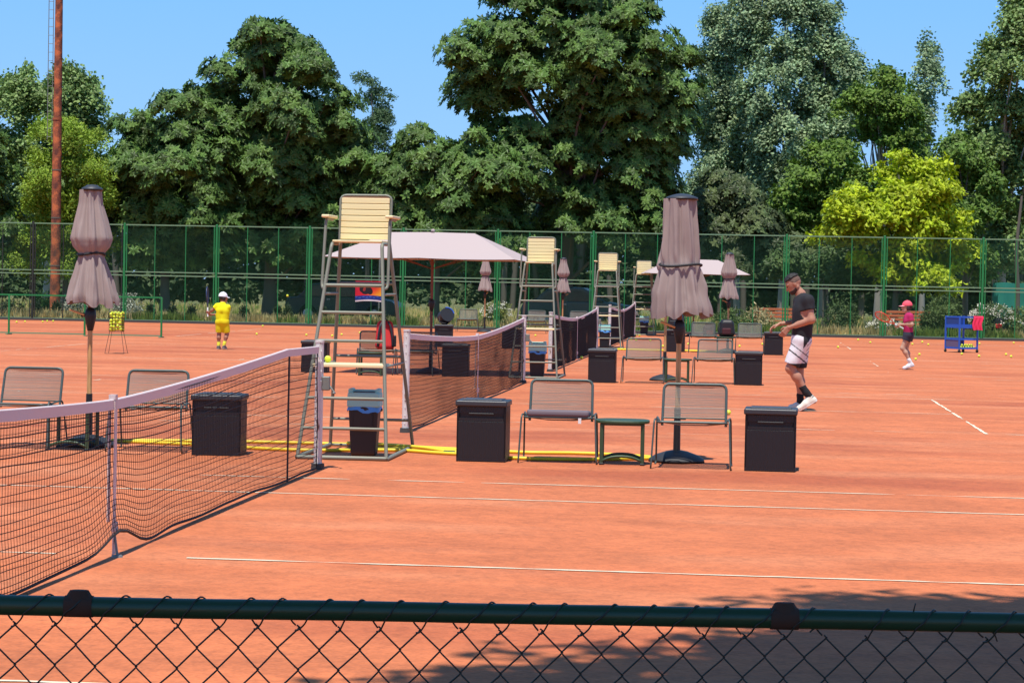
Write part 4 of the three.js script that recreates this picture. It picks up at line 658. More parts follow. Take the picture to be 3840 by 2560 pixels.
bush('garden_shrub', 'green shrub behind the child in pink', [6.14, 0, -79.6], 0.42, 0.54, [0.09, 0.15, 0.04], {  });
bush('garden_shrub', 'tall green shrub behind the blue trolley', [6.60, 0, -80], 0.64, 0.76, [0.1, 0.16, 0.04], {  });
bush('garden_shrub', 'white flowering shrub right of the blue trolley', [8.21, 0, -79.8], 0.76, 0.64, [0.1, 0.16, 0.05], { flowers: 60 });
bush('garden_shrub', 'green shrub in the right corner behind the fence', [9.25, 0, -79.6], 0.60, 0.60, [0.12, 0.18, 0.05], { flowers: 20 });
bush('garden_shrub', 'broad low shrub behind the left end of the fence', [-26.30, 0, -79.4], 0.51, 0.33, [0.03, 0.05, 0.02], {  });
{ // parked cars
  function car(label, pos, turn, paint, group) {
    const t = thing('parked_car', label, 'car', pos, turn, group);
    const body = new THREE.Shape(); [[-2.1, .32], [-2.15, .62], [-2.05, .86], [-1.35, .93], [1.0, .93], [1.95, .78], [2.12, .6], [2.1, .3]].forEach((p, i) => body[i ? 'lineTo' : 'moveTo'](...p)); for (const c of [1.3, -1.3]) { body.lineTo(c + .36, .3); body.absarc(c, .3, .36, 0, Math.PI, false); } body.lineTo(-2.1, .3);
    const cab = new THREE.Shape(); [[-1.75, .9], [-1.15, 1.38], [-.6, 1.46], [.15, 1.44], [1.15, .9]].forEach((p, i) => cab[i ? 'lineTo' : 'moveTo'](...p));
    const ex = (s, w, b) => new THREE.ExtrudeGeometry(s, { depth: w - 2 * b, bevelEnabled: true, bevelSize: b, bevelThickness: b, bevelSegments: 3 }).translate(0, 0, -(w - 2 * b) / 2);
    part(t, 'body', ex(body, 1.72, .05), paint); part(t, 'cabin', ex(cab, 1.48, .05), paint);
    const win = [[[-1.5, .95], [-1.1, 1.31], [-.5, 1.38], [-.45, .95]], [[-.38, .95], [-.43, 1.38], [.12, 1.37], [.85, .95]]];
    for (const s of [-1, 1]) for (const w of win) { const sh = new THREE.Shape(w.map(p => new THREE.Vector2(...p))); part(t, 'side_window', new THREE.ExtrudeGeometry(sh, { depth: .012, bevelEnabled: false }).translate(0, 0, s * .745 - .006), M.glass); }
    part(t, 'windscreen', box(.03, .74, 1.3).rotateZ(1.07).translate(.74, 1.2, 0), M.glass); part(t, 'rear_window', box(.03, .66, 1.25).rotateZ(-.9).translate(-1.5, 1.17, 0), M.glass);
    for (const x of [1.3, -1.3]) for (const s of [-1, 1]) { const w = part(t, 'wheel', new THREE.CylinderGeometry(.31, .31, .2, 22).rotateX(Math.PI / 2).translate(x, .31, s * .77), M.tyre); part(w, 'rim', new THREE.CylinderGeometry(.19, .19, .02, 16).rotateX(Math.PI / 2).translate(x, .31, s * .875), M.chrome); }
    for (const s of [-1, 1]) { part(t, 'headlight', rbox(.1, .12, .32, .03, 2.06, .66, s * .6), M.chrome); part(t, 'tail_light', rbox(.08, .16, .28, .03, -2.12, .72, s * .64), M.red); part(t, 'door_handle', box(.14, .02, .02, -.5, .86, s * .87), M.chrome); part(t, 'wing_mirror', rbox(.12, .1, .16, .03, .85, 1.0, s * .92), M.blackPlain); }
    for (const x of [2.12, -2.14]) part(t, 'bumper', rbox(.12, .2, 1.66, .05, x, .42, 0), M.blackPlain);
    return t;
  }
  car('dark blue grey car parked behind the fence, between two umpire chairs', [-6.4, 0, -86.5], -.06, mat([.055, .075, .085], .22, { metalness: .5 }), 'cars parked in the trees');
  car('dark car parked behind the fence, left of the coloured towel', [-15.6, 0, -87.5], -.03, mat([.025, .04, .045], .25, { metalness: .5 }), 'cars parked in the trees');
}
{ // benches, towel, posts, pole, netting
  function bench(label, x, z) { const t = thing('park_bench', label, 'bench', [x, 0, z], 0, 'orange red park benches'); for (let i = 0; i < 4; i++) part(t, 'seat_slat', rbox(1.8, .035, .09, .008, 0, .45, -.15 + i * .105), M.orangeWood); for (let i = 0; i < 3; i++) part(t, 'back_slat', rbox(1.8, .09, .03, .008, 0, .6 + i * .13, -.24 - i * .03), M.orangeWood); for (const s of [-1, 1]) part(t, 'leg', merge([box(.06, .43, .05, s * .7, .215, .12), box(.06, .95, .05, s * .7, .47, -.24), box(.06, .04, .42, s * .7, .41, -.05)]), M.blackPlain); return t; }
  bench('orange red bench behind the fence, left of the man in black', .95, -82.5); bench('orange red bench behind the child in pink', 5.4, -81.5);
  const cv = document.createElement('canvas'); cv.width = 256; cv.height = 192; const x = cv.getContext('2d'), gr = x.createLinearGradient(60, 0, 220, 192); gr.addColorStop(0, '#a50b2c'); gr.addColorStop(.45, '#c8182a'); gr.addColorStop(.8, '#e8a020'); gr.addColorStop(1, '#d8b030'); x.fillStyle = gr; x.fillRect(0, 0, 256, 192);
  x.fillStyle = '#15121c'; x.beginPath(); x.ellipse(78, 70, 36, 42, .4, 0, 7); x.fill(); x.beginPath(); x.ellipse(135, 92, 30, 40, -.5, 0, 7); x.fill(); x.beginPath(); x.ellipse(100, 112, 34, 16, 0, 0, 7); x.fill(); x.fillStyle = '#8c2b22'; x.beginPath(); x.ellipse(86, 78, 13, 20, .3, 0, 7); x.fill(); x.fillStyle = '#122a78'; x.fillRect(0, 138, 256, 40); x.fillStyle = '#3a64b0'; for (let i = 0; i < 8; i++) x.fillRect(i * 34, 146 + 8 * (i % 2), 22, 7); x.fillStyle = '#c9c2c4'; x.fillRect(0, 178, 256, 14);
  const tx = new THREE.CanvasTexture(cv); tx.colorSpace = THREE.SRGBColorSpace; const po = [], ix = [], uv = [], n = 18; for (let i = 0; i <= n; i++) for (let j = 0; j <= n; j++) { const u = i / n, v = j / n; po.push((u - .5) * .92, v * .72 + .04 * Math.sin(u * 3) * (1 - v), .03 * Math.sin(u * 14) * (1 - v * .6) + .02 * Math.sin(u * 5 + v * 3)); uv.push(u, v); if (i < n && j < n) { const k = i * (n + 1) + j; ix.push(k, k + n + 1, k + 1, k + 1, k + n + 1, k + n + 2); } }
  single('printed_towel', mesh(po, ix, uv), mat([1, 1, 1], .95, { map: tx, ...dbl }), 'red and yellow printed towel hanging on the fence behind the nearest umpire chair', 'towel', [-13.1, .87, FZ + .1], 0);
  single('signpost', merge([cylY(.03, .03, 2.6, 10), box(.05, .04, .05, 0, 2.6, 0)]), M.greyTube, 'thin pale grey metal post behind the fence above the towel', 'post', [-13.4, 0, -82]);
  const p = thing('floodlight_mast', 'tall rusty steel mast rising behind the fence at far left', 'mast', [-24.7, 0, -79.6]);
  part(p, 'mast_tube', merge([cylY(.155, .185, 7.2, 20, 0, -.05, 0), cylY(.125, .15, 6, 20, 0, 7.1, 0)]), M.rust); part(p, 'collar', cylY(.17, .17, .08, 20, 0, 7.1, 0), M.rust); part(p, 'base_plate', rbox(.5, .03, .5, .01, 0, .0, 0), M.rust);
  for (let i = 0; i < 3; i++) part(p, 'band', cylY(.185 - i * .008, .187 - i * .008, .05, 20, 0, 1.9 + i * 1.7, 0), M.bark);
  for (const s of [-.35, -.18]) part(p, 'ladder_rail', bar([s, 6.4, .05], [s, 13, .05], .014, 6), M.greyTube); for (let i = 0; i < 22; i++) part(p, 'ladder_rung', bar([-.35, 6.5 + i * .3, .05], [-.18, 6.5 + i * .3, .05], .01, 5), M.greyTube);
  for (let i = 0; i < 4; i++) part(p, 'ladder_bracket', bar([-.18, 6.8 + i * 1.6, .05], [0, 6.8 + i * 1.6, .05], .01, 5), M.greyTube);
  for (const [x0, w, lb] of [[9.1, 2.4, 'teal green shade netting hung behind the fence, left length'], [12.2, 2.6, 'teal green shade netting hung behind the fence, right length']]) { const q = [], iq = []; for (let i = 0; i <= 20; i++) for (let j = 0; j <= 8; j++) { const u = i / 20, v = j / 8; q.push(u * w, .35 + v * 1.65 + .08 * (noise(u * 5 + x0, 1) - .5) * v, .1 * Math.sin(u * 13) + .05 * noise(u * 9, v * 4)); if (i < 20 && j < 8) { const k = i * 9 + j; iq.push(k, k + 9, k + 1, k + 1, k + 9, k + 10); } } const nt = thing('shade_netting', lb, 'netting', [x0, 0, -88.5]); part(nt, 'net_cloth', mesh(q, iq), mat([.02, .22, .16], .85, dbl)); for (const s of [0, w]) part(nt, 'stake', bar([s, -.05, 0], [s, 2.1, 0], .03, 6), M.bark); }
  single('bare_trunk', sweep(spline([[0, -.05, 0], [.05, 1.5, 0], [-.05, 3.2, .05], [.12, 5.2, 0]], 14), t => .11 * (1.1 - t * .7), 8), M.bark, 'bare dark trunk standing behind the fence near the right edge', 'trunk', [9.75, 0, -86.3], .2);
}

// ------------------------------------------------------------------ people: smooth bodies meshed from bones
function nets(f, mn, mx, h) { // surface nets
  const nx = Math.ceil((mx[0] - mn[0]) / h) + 1, ny = Math.ceil((mx[1] - mn[1]) / h) + 1, nz = Math.ceil((mx[2] - mn[2]) / h) + 1, val = new Float32Array(nx * ny * nz), id = new Int32Array(nx * ny * nz).fill(-1), pos = [], idx = [];
  const I = (i, j, k) => (k * ny + j) * nx + i;
  for (let k = 0; k < nz; k++) for (let j = 0; j < ny; j++) for (let i = 0; i < nx; i++) val[I(i, j, k)] = f(mn[0] + i * h, mn[1] + j * h, mn[2] + k * h);
  const E = [[0, 1], [2, 3], [4, 5], [6, 7], [0, 2], [1, 3], [4, 6], [5, 7], [0, 4], [1, 5], [2, 6], [3, 7]], c = new Float32Array(8);
  for (let k = 0; k < nz - 1; k++) for (let j = 0; j < ny - 1; j++) for (let i = 0; i < nx - 1; i++) {
    let m = 0; for (let q = 0; q < 8; q++) { c[q] = val[I(i + (q & 1), j + (q >> 1 & 1), k + (q >> 2))]; if (c[q] < 0) m |= 1 << q; }
    if (!m || m === 255) continue; let x = 0, y = 0, z = 0, n = 0;
    for (const [a, b] of E) if ((c[a] < 0) !== (c[b] < 0)) { const t = c[a] / (c[a] - c[b]); x += lerp(a & 1, b & 1, t); y += lerp(a >> 1 & 1, b >> 1 & 1, t); z += lerp(a >> 2, b >> 2, t); n++; }
    id[I(i, j, k)] = pos.length / 3; pos.push(mn[0] + (i + x / n) * h, mn[1] + (j + y / n) * h, mn[2] + (k + z / n) * h);
  }
  const quad = (a, b, c2, d, s) => { if (a < 0 || b < 0 || c2 < 0 || d < 0) return; s ? idx.push(a, b, c2, a, c2, d) : idx.push(a, c2, b, a, d, c2); };
  for (let k = 1; k < nz - 1; k++) for (let j = 1; j < ny - 1; j++) for (let i = 1; i < nx - 1; i++) {
    const v = val[I(i, j, k)] < 0;
    if (v !== (val[I(i + 1, j, k)] < 0)) quad(id[I(i, j - 1, k - 1)], id[I(i, j, k - 1)], id[I(i, j, k)], id[I(i, j - 1, k)], v);
    if (v !== (val[I(i, j + 1, k)] < 0)) quad(id[I(i - 1, j, k - 1)], id[I(i - 1, j, k)], id[I(i, j, k)], id[I(i, j, k - 1)], v);
    if (v !== (val[I(i, j, k + 1)] < 0)) quad(id[I(i - 1, j - 1, k)], id[I(i, j - 1, k)], id[I(i, j, k)], id[I(i - 1, j, k)], v);
  }
  return mesh(pos, idx);
}
const smin = (a, b, k) => { const h = Math.max(k - Math.abs(a - b), 0) / k; return Math.min(a, b) - h * h * k * .25; };
const cap = (x, y, z, [a, b, ra, rb]) => { const dx = b[0] - a[0], dy = b[1] - a[1], dz = b[2] - a[2], t = clamp(((x - a[0]) * dx + (y - a[1]) * dy + (z - a[2]) * dz) / (dx * dx + dy * dy + dz * dz + 1e-9)); return Math.hypot(x - a[0] - dx * t, y - a[1] - dy * t, z - a[2] - dz * t) - lerp(ra, rb, t); };
const bones = (list, k = .04, grow = 0) => (x, y, z) => { let d = 9; for (const b of list) d = smin(d, cap(x, y, z, b), k); return d - grow; };
const bound = (list, pad = .06) => { const mn = [9, 9, 9], mx = [-9, -9, -9]; for (const b of list) for (const e of [0, 1]) for (let c = 0; c < 3; c++) { const r = b[2 + e] + pad; mn[c] = Math.min(mn[c], b[e][c] - r); mx[c] = Math.max(mx[c], b[e][c] + r); } return [mn, mx]; };
const ell = (x, y, z, c, r) => { const q = Math.hypot((x - c[0]) / r[0], (y - c[1]) / r[1], (z - c[2]) / r[2]); return (q - 1) * Math.min(...r); };
function headField(s = 1) { // x forward, y up, z to the side
  return (x, y, z) => { x /= s; y /= s; z /= s; const az = Math.abs(z); let d = ell(x, y, z, [-.012, .03, 0], [.1, .098, .077]);
    d = smin(d, ell(x, y, z, [.03, -.02, 0], [.07, .095, .06]), .03); d = smin(d, cap(x, y, az, [[-.02, -.055, .04], [.07, -.09, .012], .03, .024]), .03);
    d = smin(d, cap(x, y, z, [[.092, .012, 0], [.116, -.026, 0], .007, .014]), .014); d = smin(d, cap(x, y, az, [[.085, .03, .012], [.075, .032, .05], .011, .009]), .015);
    d = smin(d, cap(x, y, az, [[.1, -.056, 0], [.09, -.056, .022], .008, .005]), .01); d = smin(d, ell(x, y, az, [-.012, -.004, .078], [.02, .032, .009]), .008);
    d = Math.max(d, -(Math.hypot(x - .108, y - .008, az - .031) - .016)); return d * s; };
}
function frameOf(fwd, up0, at) { const f = V(...fwd).normalize(), s = f.clone().cross(V(...up0)).normalize(), u = s.clone().cross(f); return new THREE.Matrix4().makeBasis(f, u, s).setPosition(...at); }
function hand(wrist, dir, palmN, size, curl, side) { // dir: along the hand; palmN: where the palm faces; thumb to +side of dir x palmN
  const d = V(...dir).normalize(), n = V(...palmN).addScaledVector(d, -V(...palmN).dot(d)).normalize(), w = d.clone().cross(n).multiplyScalar(side), o = V(...wrist), P = (a, b, c) => o.clone().addScaledVector(d, a * size).addScaledVector(w, b * size).addScaledVector(n, c * size).toArray(), l = [];
  for (const q of [-.028, -.009, .01, .028]) l.push([P(-.01, q * .6, 0), P(.09, q, 0), .017 * size, .0125 * size]);
  [[.03, .085], [.011, .095], [-.009, .09], [-.028, .072]].forEach(([q, L], i) => { const c = curl + .12 * i, p0 = [.088, q, .0], seg = (p, a, len) => [p[0] + Math.cos(a) * len, p[1] * 1.03, p[2] + Math.sin(a) * len], p1 = seg(p0, c * .5, L * .45), p2 = seg(p1, c * 1.2, L * .32), p3 = seg(p2, c * 1.9, L * .25); for (const [a, b] of [[p0, p1], [p1, p2], [p2, p3]]) l.push([P(...a), P(...b), .0092 * size, .0082 * size]); });
  const t = [[.015, .026, .004], [.045, .05, .016], [.075, .058, .026], [.096, .057, .034]]; for (let i = 0; i < 3; i++) l.push([P(...t[i]), P(...t[i + 1]), (.013 - i * .002) * size, (.011 - i * .0015) * size]);
  const f = bones(l, .01), [a, b] = bound(l, .012); return nets(f, a, b, .0045);
}
function person(o) {
  const t = thing('person', o.label, 'person', o.pos, o.turn), skin = mat(o.skin, .55), J = o.J, k = o.k || 1, S = [];
  const B = (a, b, ra, rb) => [a, b, ra * k, rb * k];
  const torso = [B([J.pelvis[0], J.pelvis[1], .075 * k], [J.chest[0], J.chest[1], .1 * k], .118 * (o.slim || 1), .128 * (o.slim || 1)), B([J.pelvis[0], J.pelvis[1], -.075 * k], [J.chest[0], J.chest[1], -.1 * k], .118 * (o.slim || 1), .128 * (o.slim || 1)), B([J.chest[0], J.chest[1] + .08 * k, .1 * k], [J.chest[0], J.chest[1] + .08 * k, -.1 * k], .105, .105), B([J.neck[0], J.neck[1] - .06 * k, 0], J.neck, .07, .058), B(J.neck, J.head, .056, .05)];
  if (o.twist) for (const b of torso.slice(0, 3)) for (const e of [0, 1]) { const p = b[e], c = e ? J.chest : J.pelvis; if (p[2] !== 0) { const z = p[2]; p[0] += z * Math.sin(o.twist); p[2] = z * Math.cos(o.twist); } }
  const arms = [], legs = [], feet = [];
  for (const a of J.arms) { arms.push([B(a[0], a[1], .056, .044), B(a[1], a[2], .043, .027), B([J.chest[0], a[0][1] - .01, a[0][2] * .45], a[0], .076, .055)]); }
  for (const l of J.legs) { legs.push([B(l[0], l[1], .088, .058), B(l[1], [lerp(l[1][0], l[2][0], .35) - .012, lerp(l[1][1], l[2][1], .35), lerp(l[1][2], l[2][2], .35)], .056, .058), B([lerp(l[1][0], l[2][0], .35) - .012, lerp(l[1][1], l[2][1], .35), lerp(l[1][2], l[2][2], .35)], l[2], .058, .036)]); }
  const all = [...torso, ...arms.flat(), ...legs.flat(), ...J.legs.map(l => B(l[2], l[3], .036, .04))], [mn, mx] = bound(all, .03), geos = [nets(bones(all, .045 * k), mn, mx, .012 * (k > .9 ? 1 : .85))];
  const hm = frameOf(o.face, [0, 1, 0], J.head), hs = o.headScale || 1, hg = nets(headField(hs), [-.13 * hs, -.14 * hs, -.1 * hs], [.14 * hs, .145 * hs, .1 * hs], .0045).applyMatrix4(hm); geos.push(hg);
  o.hands.forEach(h => geos.push(hand(...h)));
  const body = part(t, 'body', merge(geos), skin);
  for (const s of [-1, 1]) part(body, 'eye', new THREE.SphereGeometry(.011 * hs, 10, 8).translate(.093 * hs, .008 * hs, s * .031 * hs).applyMatrix4(hm), mat([.06, .04, .03], .2));
  // clothes
  const fold = (x, y, z) => .010 * (fbm(x * 9 + 4, y * 7, z * 9 + 8, 3) - .5);
  const sh = [...torso.slice(0, 3), B([J.neck[0], J.neck[1] - .08 * k, 0], [J.neck[0], J.neck[1] - .04 * k, 0], .085, .07), ...arms.map(a => a[2]), ...arms.map(a => [a[0][0], a[0][0].map((v, i) => lerp(v, a[0][1][i], o.sleeve)), a[0][2] * 1.06, a[0][3] * 1.3])];
  const sf = bones(sh, .05 * k, .014), [s0, s1] = bound(sh, .05);
  const cuts = arms.map(a => { const A = V(...a[0][0]), D = V(...a[0][1]).sub(A).normalize(), q = A.clone().addScaledVector(D, V(...a[0][0]).distanceTo(V(...a[0][1])) * o.sleeve); return [q, D]; });
  part(t, 'shirt', nets((x, y, z) => { let d = sf(x, y, z) + fold(x, y, z); d = Math.max(d, o.hem + .012 * Math.sin(x * 12 + z * 9) - y); for (const [q, D] of cuts) { const s = (x - q.x) * D.x + (y - q.y) * D.y + (z - q.z) * D.z; if (Math.hypot(x - q.x, y - q.y, z - q.z) < .13) d = Math.max(d, s); } d = Math.max(d, -(Math.hypot(x - J.neck[0] - .03, (y - J.neck[1] - .01) * .9, z) - .07 * k)); return d; }, s0, s1, .011), mat(o.shirt, .85));
  const so = [...J.legs.map(l => B(l[0], l[1], .112, .095 * (o.loose || 1))), ...torso.slice(0, 2).map(b => [b[0], [b[0][0], b[0][1] + .06, b[0][2]], .128 * k, .12 * k])], pf = bones(so, .05 * k, .006), [p0, p1] = bound(so, .05);
  const pg = nets((x, y, z) => { let d = pf(x, y, z) + fold(x, y + 3, z) * 1.3; d = Math.max(d, y - o.waist); J.legs.forEach((l, i) => { const D = V(...l[1]).sub(V(...l[0])).normalize(), L = V(...l[0]).distanceTo(V(...l[1])), s = (x - l[0][0]) * D.x + (y - l[0][1]) * D.y + (z - l[0][2]) * D.z - L * o.shortLen; if (Math.sign(z - (J.legs[0][0][2] + J.legs[1][0][2]) / 2) === Math.sign(l[0][2])) d = Math.max(d, s); }); return d; }, p0, p1, .01);
  if (o.print) { const p = pg.attributes.position, c = new Float32Array(p.count * 3); for (let i = 0; i < p.count; i++) { const q = o.print(p.getX(i), p.getY(i), p.getZ(i)); c.set(q, i * 3); } pg.setAttribute('color', new THREE.BufferAttribute(c, 3)); }
  part(t, 'shorts', pg, o.print ? new THREE.MeshStandardMaterial({ vertexColors: true, roughness: .85 }) : mat(o.shorts, .85));
  J.legs.forEach((l, i) => {
    const [A, H, T] = [l[2], l[3], l[4]], sk = [B(A.map((v, c) => lerp(v, l[1][c], o.sock)), A, .05, .044), B(A, H, .046, .046)], [a, b] = bound(sk, .03); part(t, 'sock', nets(bones(sk, .03), a, b, .009), mat(o.sockCol, .95));
    const m = H.map((v, c) => lerp(v, T[c], .5)), shoe = [B(H, m, .05, .05), B(m, T, .047, .036), B([lerp(A[0], H[0], .55), lerp(A[1], H[1], .55), A[2]], [m[0], m[1] + .02 * k, m[2]], .046, .046), B([m[0], m[1], m[2] + .018 * k], [T[0], T[1], T[2] + .014 * k], .034, .028), B([m[0], m[1], m[2] - .018 * k], [T[0], T[1], T[2] - .014 * k], .034, .028)], [c, d] = bound(shoe, .03);
    const D = V(...T).sub(V(...H)).normalize(), U = V(0, 1, 0).addScaledVector(D, -D.y).normalize(), f = bones(shoe, .03), base = -.03 * k;
    const flat = (x, y, z) => Math.max(f(x, y, z), base - ((x - H[0]) * U.x + (y - H[1]) * U.y + (z - H[2]) * U.z));
    const s = part(t, 'shoe', nets(flat, c, d, .008), mat(o.shoe, .6));
    part(s, 'sole', nets((x, y, z) => { const q = (x - H[0]) * U.x + (y - H[1]) * U.y + (z - H[2]) * U.z; return Math.max(f(x, y, z) - .004, q - base - .012 * k, base - .006 - q); }, c, d, .006), mat(o.sole, .8));
  });
  return { t, hm, hs };
}
function ballcap(t, hm, hs, c1, c2) {
  const g = new THREE.SphereGeometry(1, 26, 14, 0, 6.2832, 0, Math.PI * .52).scale(.116 * hs, .112 * hs, .094 * hs).translate(-.01 * hs, .04 * hs, 0), po = [], ix = [], n = 14;
  for (let i = 0; i <= n; i++) for (let j = 0; j <= 6; j++) { const a = (i / n - .5) * 2.2, r = j / 6, bx = Math.cos(a) * .1, bz = Math.sin(a) * .088; po.push((bx + r * .085 * Math.cos(a * .8)) * hs, (.045 - .18 * bz * bz * 8 - .014 * r) * hs, bz * (1 - .05 * r) * hs); if (i < n && j < 6) { const k = i * 7 + j; ix.push(k, k + 1, k + 7, k + 1, k + 8, k + 7); } }
  const bill = mesh(po, ix), b2 = mesh(po.map((v, i) => i % 3 === 1 ? v - .004 : v), ix.slice().reverse());
  const c = part(t, 'cap', g.applyMatrix4(hm), mat(c1, .8, dbl)); part(c, 'cap_bill', merge([bill, b2]).applyMatrix4(hm), mat(c2, .8, dbl)); part(c, 'cap_button', new THREE.SphereGeometry(.009 * hs, 8, 6).translate(-.01 * hs, .153 * hs, 0).applyMatrix4(hm), mat(c1, .8));
}
function racket(label, m4, frameCol, gripCol, faceCol) { // along +x from the grip end, face normal +z
  const t = thing('tennis_racket', label, 'racket'); t.matrix.copy(m4); t.matrix.decompose(t.position, t.quaternion, t.scale);
  const E = Array.from({ length: 40 }, (_, i) => { const a = i / 40 * 6.2832; return V(.49 + .165 * Math.cos(a), .125 * Math.sin(a), 0); });
  part(t, 'frame', sweep(E, .011, 8, true), mat(frameCol, .35)); part(t, 'throat', merge([bar([.2, .006, 0], [.35, .08, 0], .009), bar([.2, -.006, 0], [.35, -.08, 0], .009)]), mat(frameCol, .35));
  part(t, 'grip', merge([bar([0, 0, 0], [.2, 0, 0], .016, 8), bar([-.008, 0, 0], [.006, 0, 0], .019, 8)]), mat(gripCol, .8));
  const g = []; for (let i = -7; i <= 7; i++) { const y = i * .0158, q = .163 * Math.sqrt(Math.max(0, 1 - (y / .125) ** 2)); g.push(bar([.49 - q, y, 0], [.49 + q, y, 0], .0011, 3)); } for (let i = -9; i <= 9; i++) { const x = i * .0165, q = .123 * Math.sqrt(Math.max(0, 1 - (x / .165) ** 2)); g.push(bar([.49 + x, -q, 0], [.49 + x, q, 0], .0011, 3)); }
  tag(part(t, 'strings', merge(g), mat(faceCol, .6)), null, null, null, 'stuff'); return t;
}
{ // man in black, walking to the left, looking down at his hands (local x = the way he faces)
  const J = { pelvis: [.045, .95, 0], chest: [.03, 1.32, 0], neck: [.065, 1.555, 0], head: [.165, 1.685, 0],
    arms: [[[-.02, 1.475, -.2], [-.07, 1.22, -.245], [.22, 1.11, -.17]], [[.01, 1.475, .2], [.0, 1.2, .26], [.33, 1.15, .15]]],
    legs: [[[.05, .93, -.095], [.19, .565, -.105], [-.03, .25, -.1], [-.125, .15, -.1], [.06, .037, -.105]], [[.04, .93, .095], [.065, .52, .13], [.03, .115, .17], [-.005, .045, .17], [.155, .037, .17]]] };
  const { t, hm } = person({ label: 'man in black shirt and white shorts, walking and looking down at his hands', pos: [.72, 0, -30.75], turn: Math.PI + .03, skin: [.42, .2, .125], J, face: [.86, -.52, 0], sleeve: .5, hem: .93, waist: 1.02, shortLen: .86, loose: 1.0, sock: .22, shirt: [.012, .012, .016], sockCol: [.012, .012, .014], shoe: [.72, .68, .58], sole: [.78, .76, .7],
    print: (x, y, z) => { const a = y - x * .75, blk = (Math.abs(a - .66) < .011) || (Math.abs(a - .76) < .008) || (y > .9 - (x + .02) * 1.5 && x < .03 && x > -.1 && y > .82) || y < .638; const st = Math.abs((y + x * 1.1) % .06) < .012 && x < -.02; return blk ? [.015, .015, .018] : st ? [.12, .11, .13] : [.74, .73, .75]; },
    hands: [[[.225, 1.105, -.17], [.62, -.72, .15], [.1, -.25, 1], 1, .5, -1], [[.335, 1.148, .15], [.9, -.38, -.15], [0, -1, -.25], 1, .55, 1]] });
  const hf = headField(1), tr = g => g.applyMatrix4(hm);
  part(t, 'hair', tr(nets((x, y, z) => Math.max(hf(x, y, z) - .013 - .008 * noise(x * 60, y * 60, z * 60), .07 + .35 * Math.max(0, Math.abs(z) - .03) - y + (x < 0 ? -x * .1 : .0), x - .088), [-.14, -.02, -.11], [.13, .16, .11], .005)), mat([.012, .01, .009], .7));
  part(t, 'hair_fade', tr(nets((x, y, z) => Math.max(hf(x, y, z) - .0025, .012 + (x > -.02 ? (x + .02) * .9 : 0) - y, x - .05, y - .095), [-.14, -.02, -.11], [.13, .16, .11], .005)), mat([.13, .075, .055], .8));
  part(t, 'beard', tr(nets((x, y, z) => Math.max(hf(x, y, z) - .006, y + .062 - .22 * Math.max(0, .05 - x), -(x + .005), hf(x, y, z) - .0045), [-.05, -.14, -.1], [.14, .05, .1], .005)), mat([.06, .035, .025], .9));
}
{ // child in yellow, back turned, swinging to the left
  const J = { pelvis: [0, .63, 0], chest: [.0, .84, 0], neck: [.02, 1.06, 0], head: [.05, 1.16, 0],
    arms: [[[.0, .985, -.12], [.0, .88, -.24], [.08, .83, -.33]], [[-.0, .96, .125], [.15, .8, .06], [.16, .78, -.3]]],
    legs: [[[0, .6, .07], [.04, .35, .1], [-.02, .14, .06], [-.04, .045, .05], [.05, .035, .07]], [[0, .6, -.07], [.02, .35, -.075], [.0, .12, -.075], [-.02, .04, -.08], [.1, .035, -.09]]] };
  const { t, hm, hs } = person({ label: 'child in yellow shirt and shorts with white cap, swinging a racket', pos: [-11.85, 0, -50.7], turn: Math.PI / 2, k: .74, slim: .82, skin: [.34, .15, .09], J, face: [.6, -.1, .8], headScale: .92, sleeve: .55, hem: .56, waist: .68, shortLen: .85, loose: 1, sock: .28, shirt: [.8, .76, .0], shorts: [.74, .62, .0], sockCol: [.7, .68, .05], shoe: [.1, .08, .09], sole: [.6, .58, .56],
    hands: [[[.08, .83, -.33], [.3, .1, -.6], [0, 0, 1], .75, 1.0, 1], [[.16, .78, -.3], [.1, .1, -.6], [0, 0, 1], .75, 1.0, -1]] });
  ballcap(t, hm, hs, [.8, .8, .82], [.8, .8, .82]);
  part(t, 'hair', nets((x, y, z) => Math.max(headField(hs)(x, y, z) - .006, y - .05, x - .03, -.05 - y), [-.13, -.08, -.1], [.08, .08, .1], .006).applyMatrix4(hm), mat([.03, .02, .015], .8));
  const m = new THREE.Matrix4().makeRotationY(Math.PI / 2).setPosition(-11.85, 0, -50.7).multiply(new THREE.Matrix4().makeBasis(V(.25, .93, -.05).normalize(), V(-.93, .25, 0).normalize(), V(0.05, 0, 1).normalize()).setPosition(.1, .74, -.36));
  racket('dark racket held up by the child in yellow', m, [.03, .05, .12], [.7, .7, .7], [.1, .1, .1]);
}
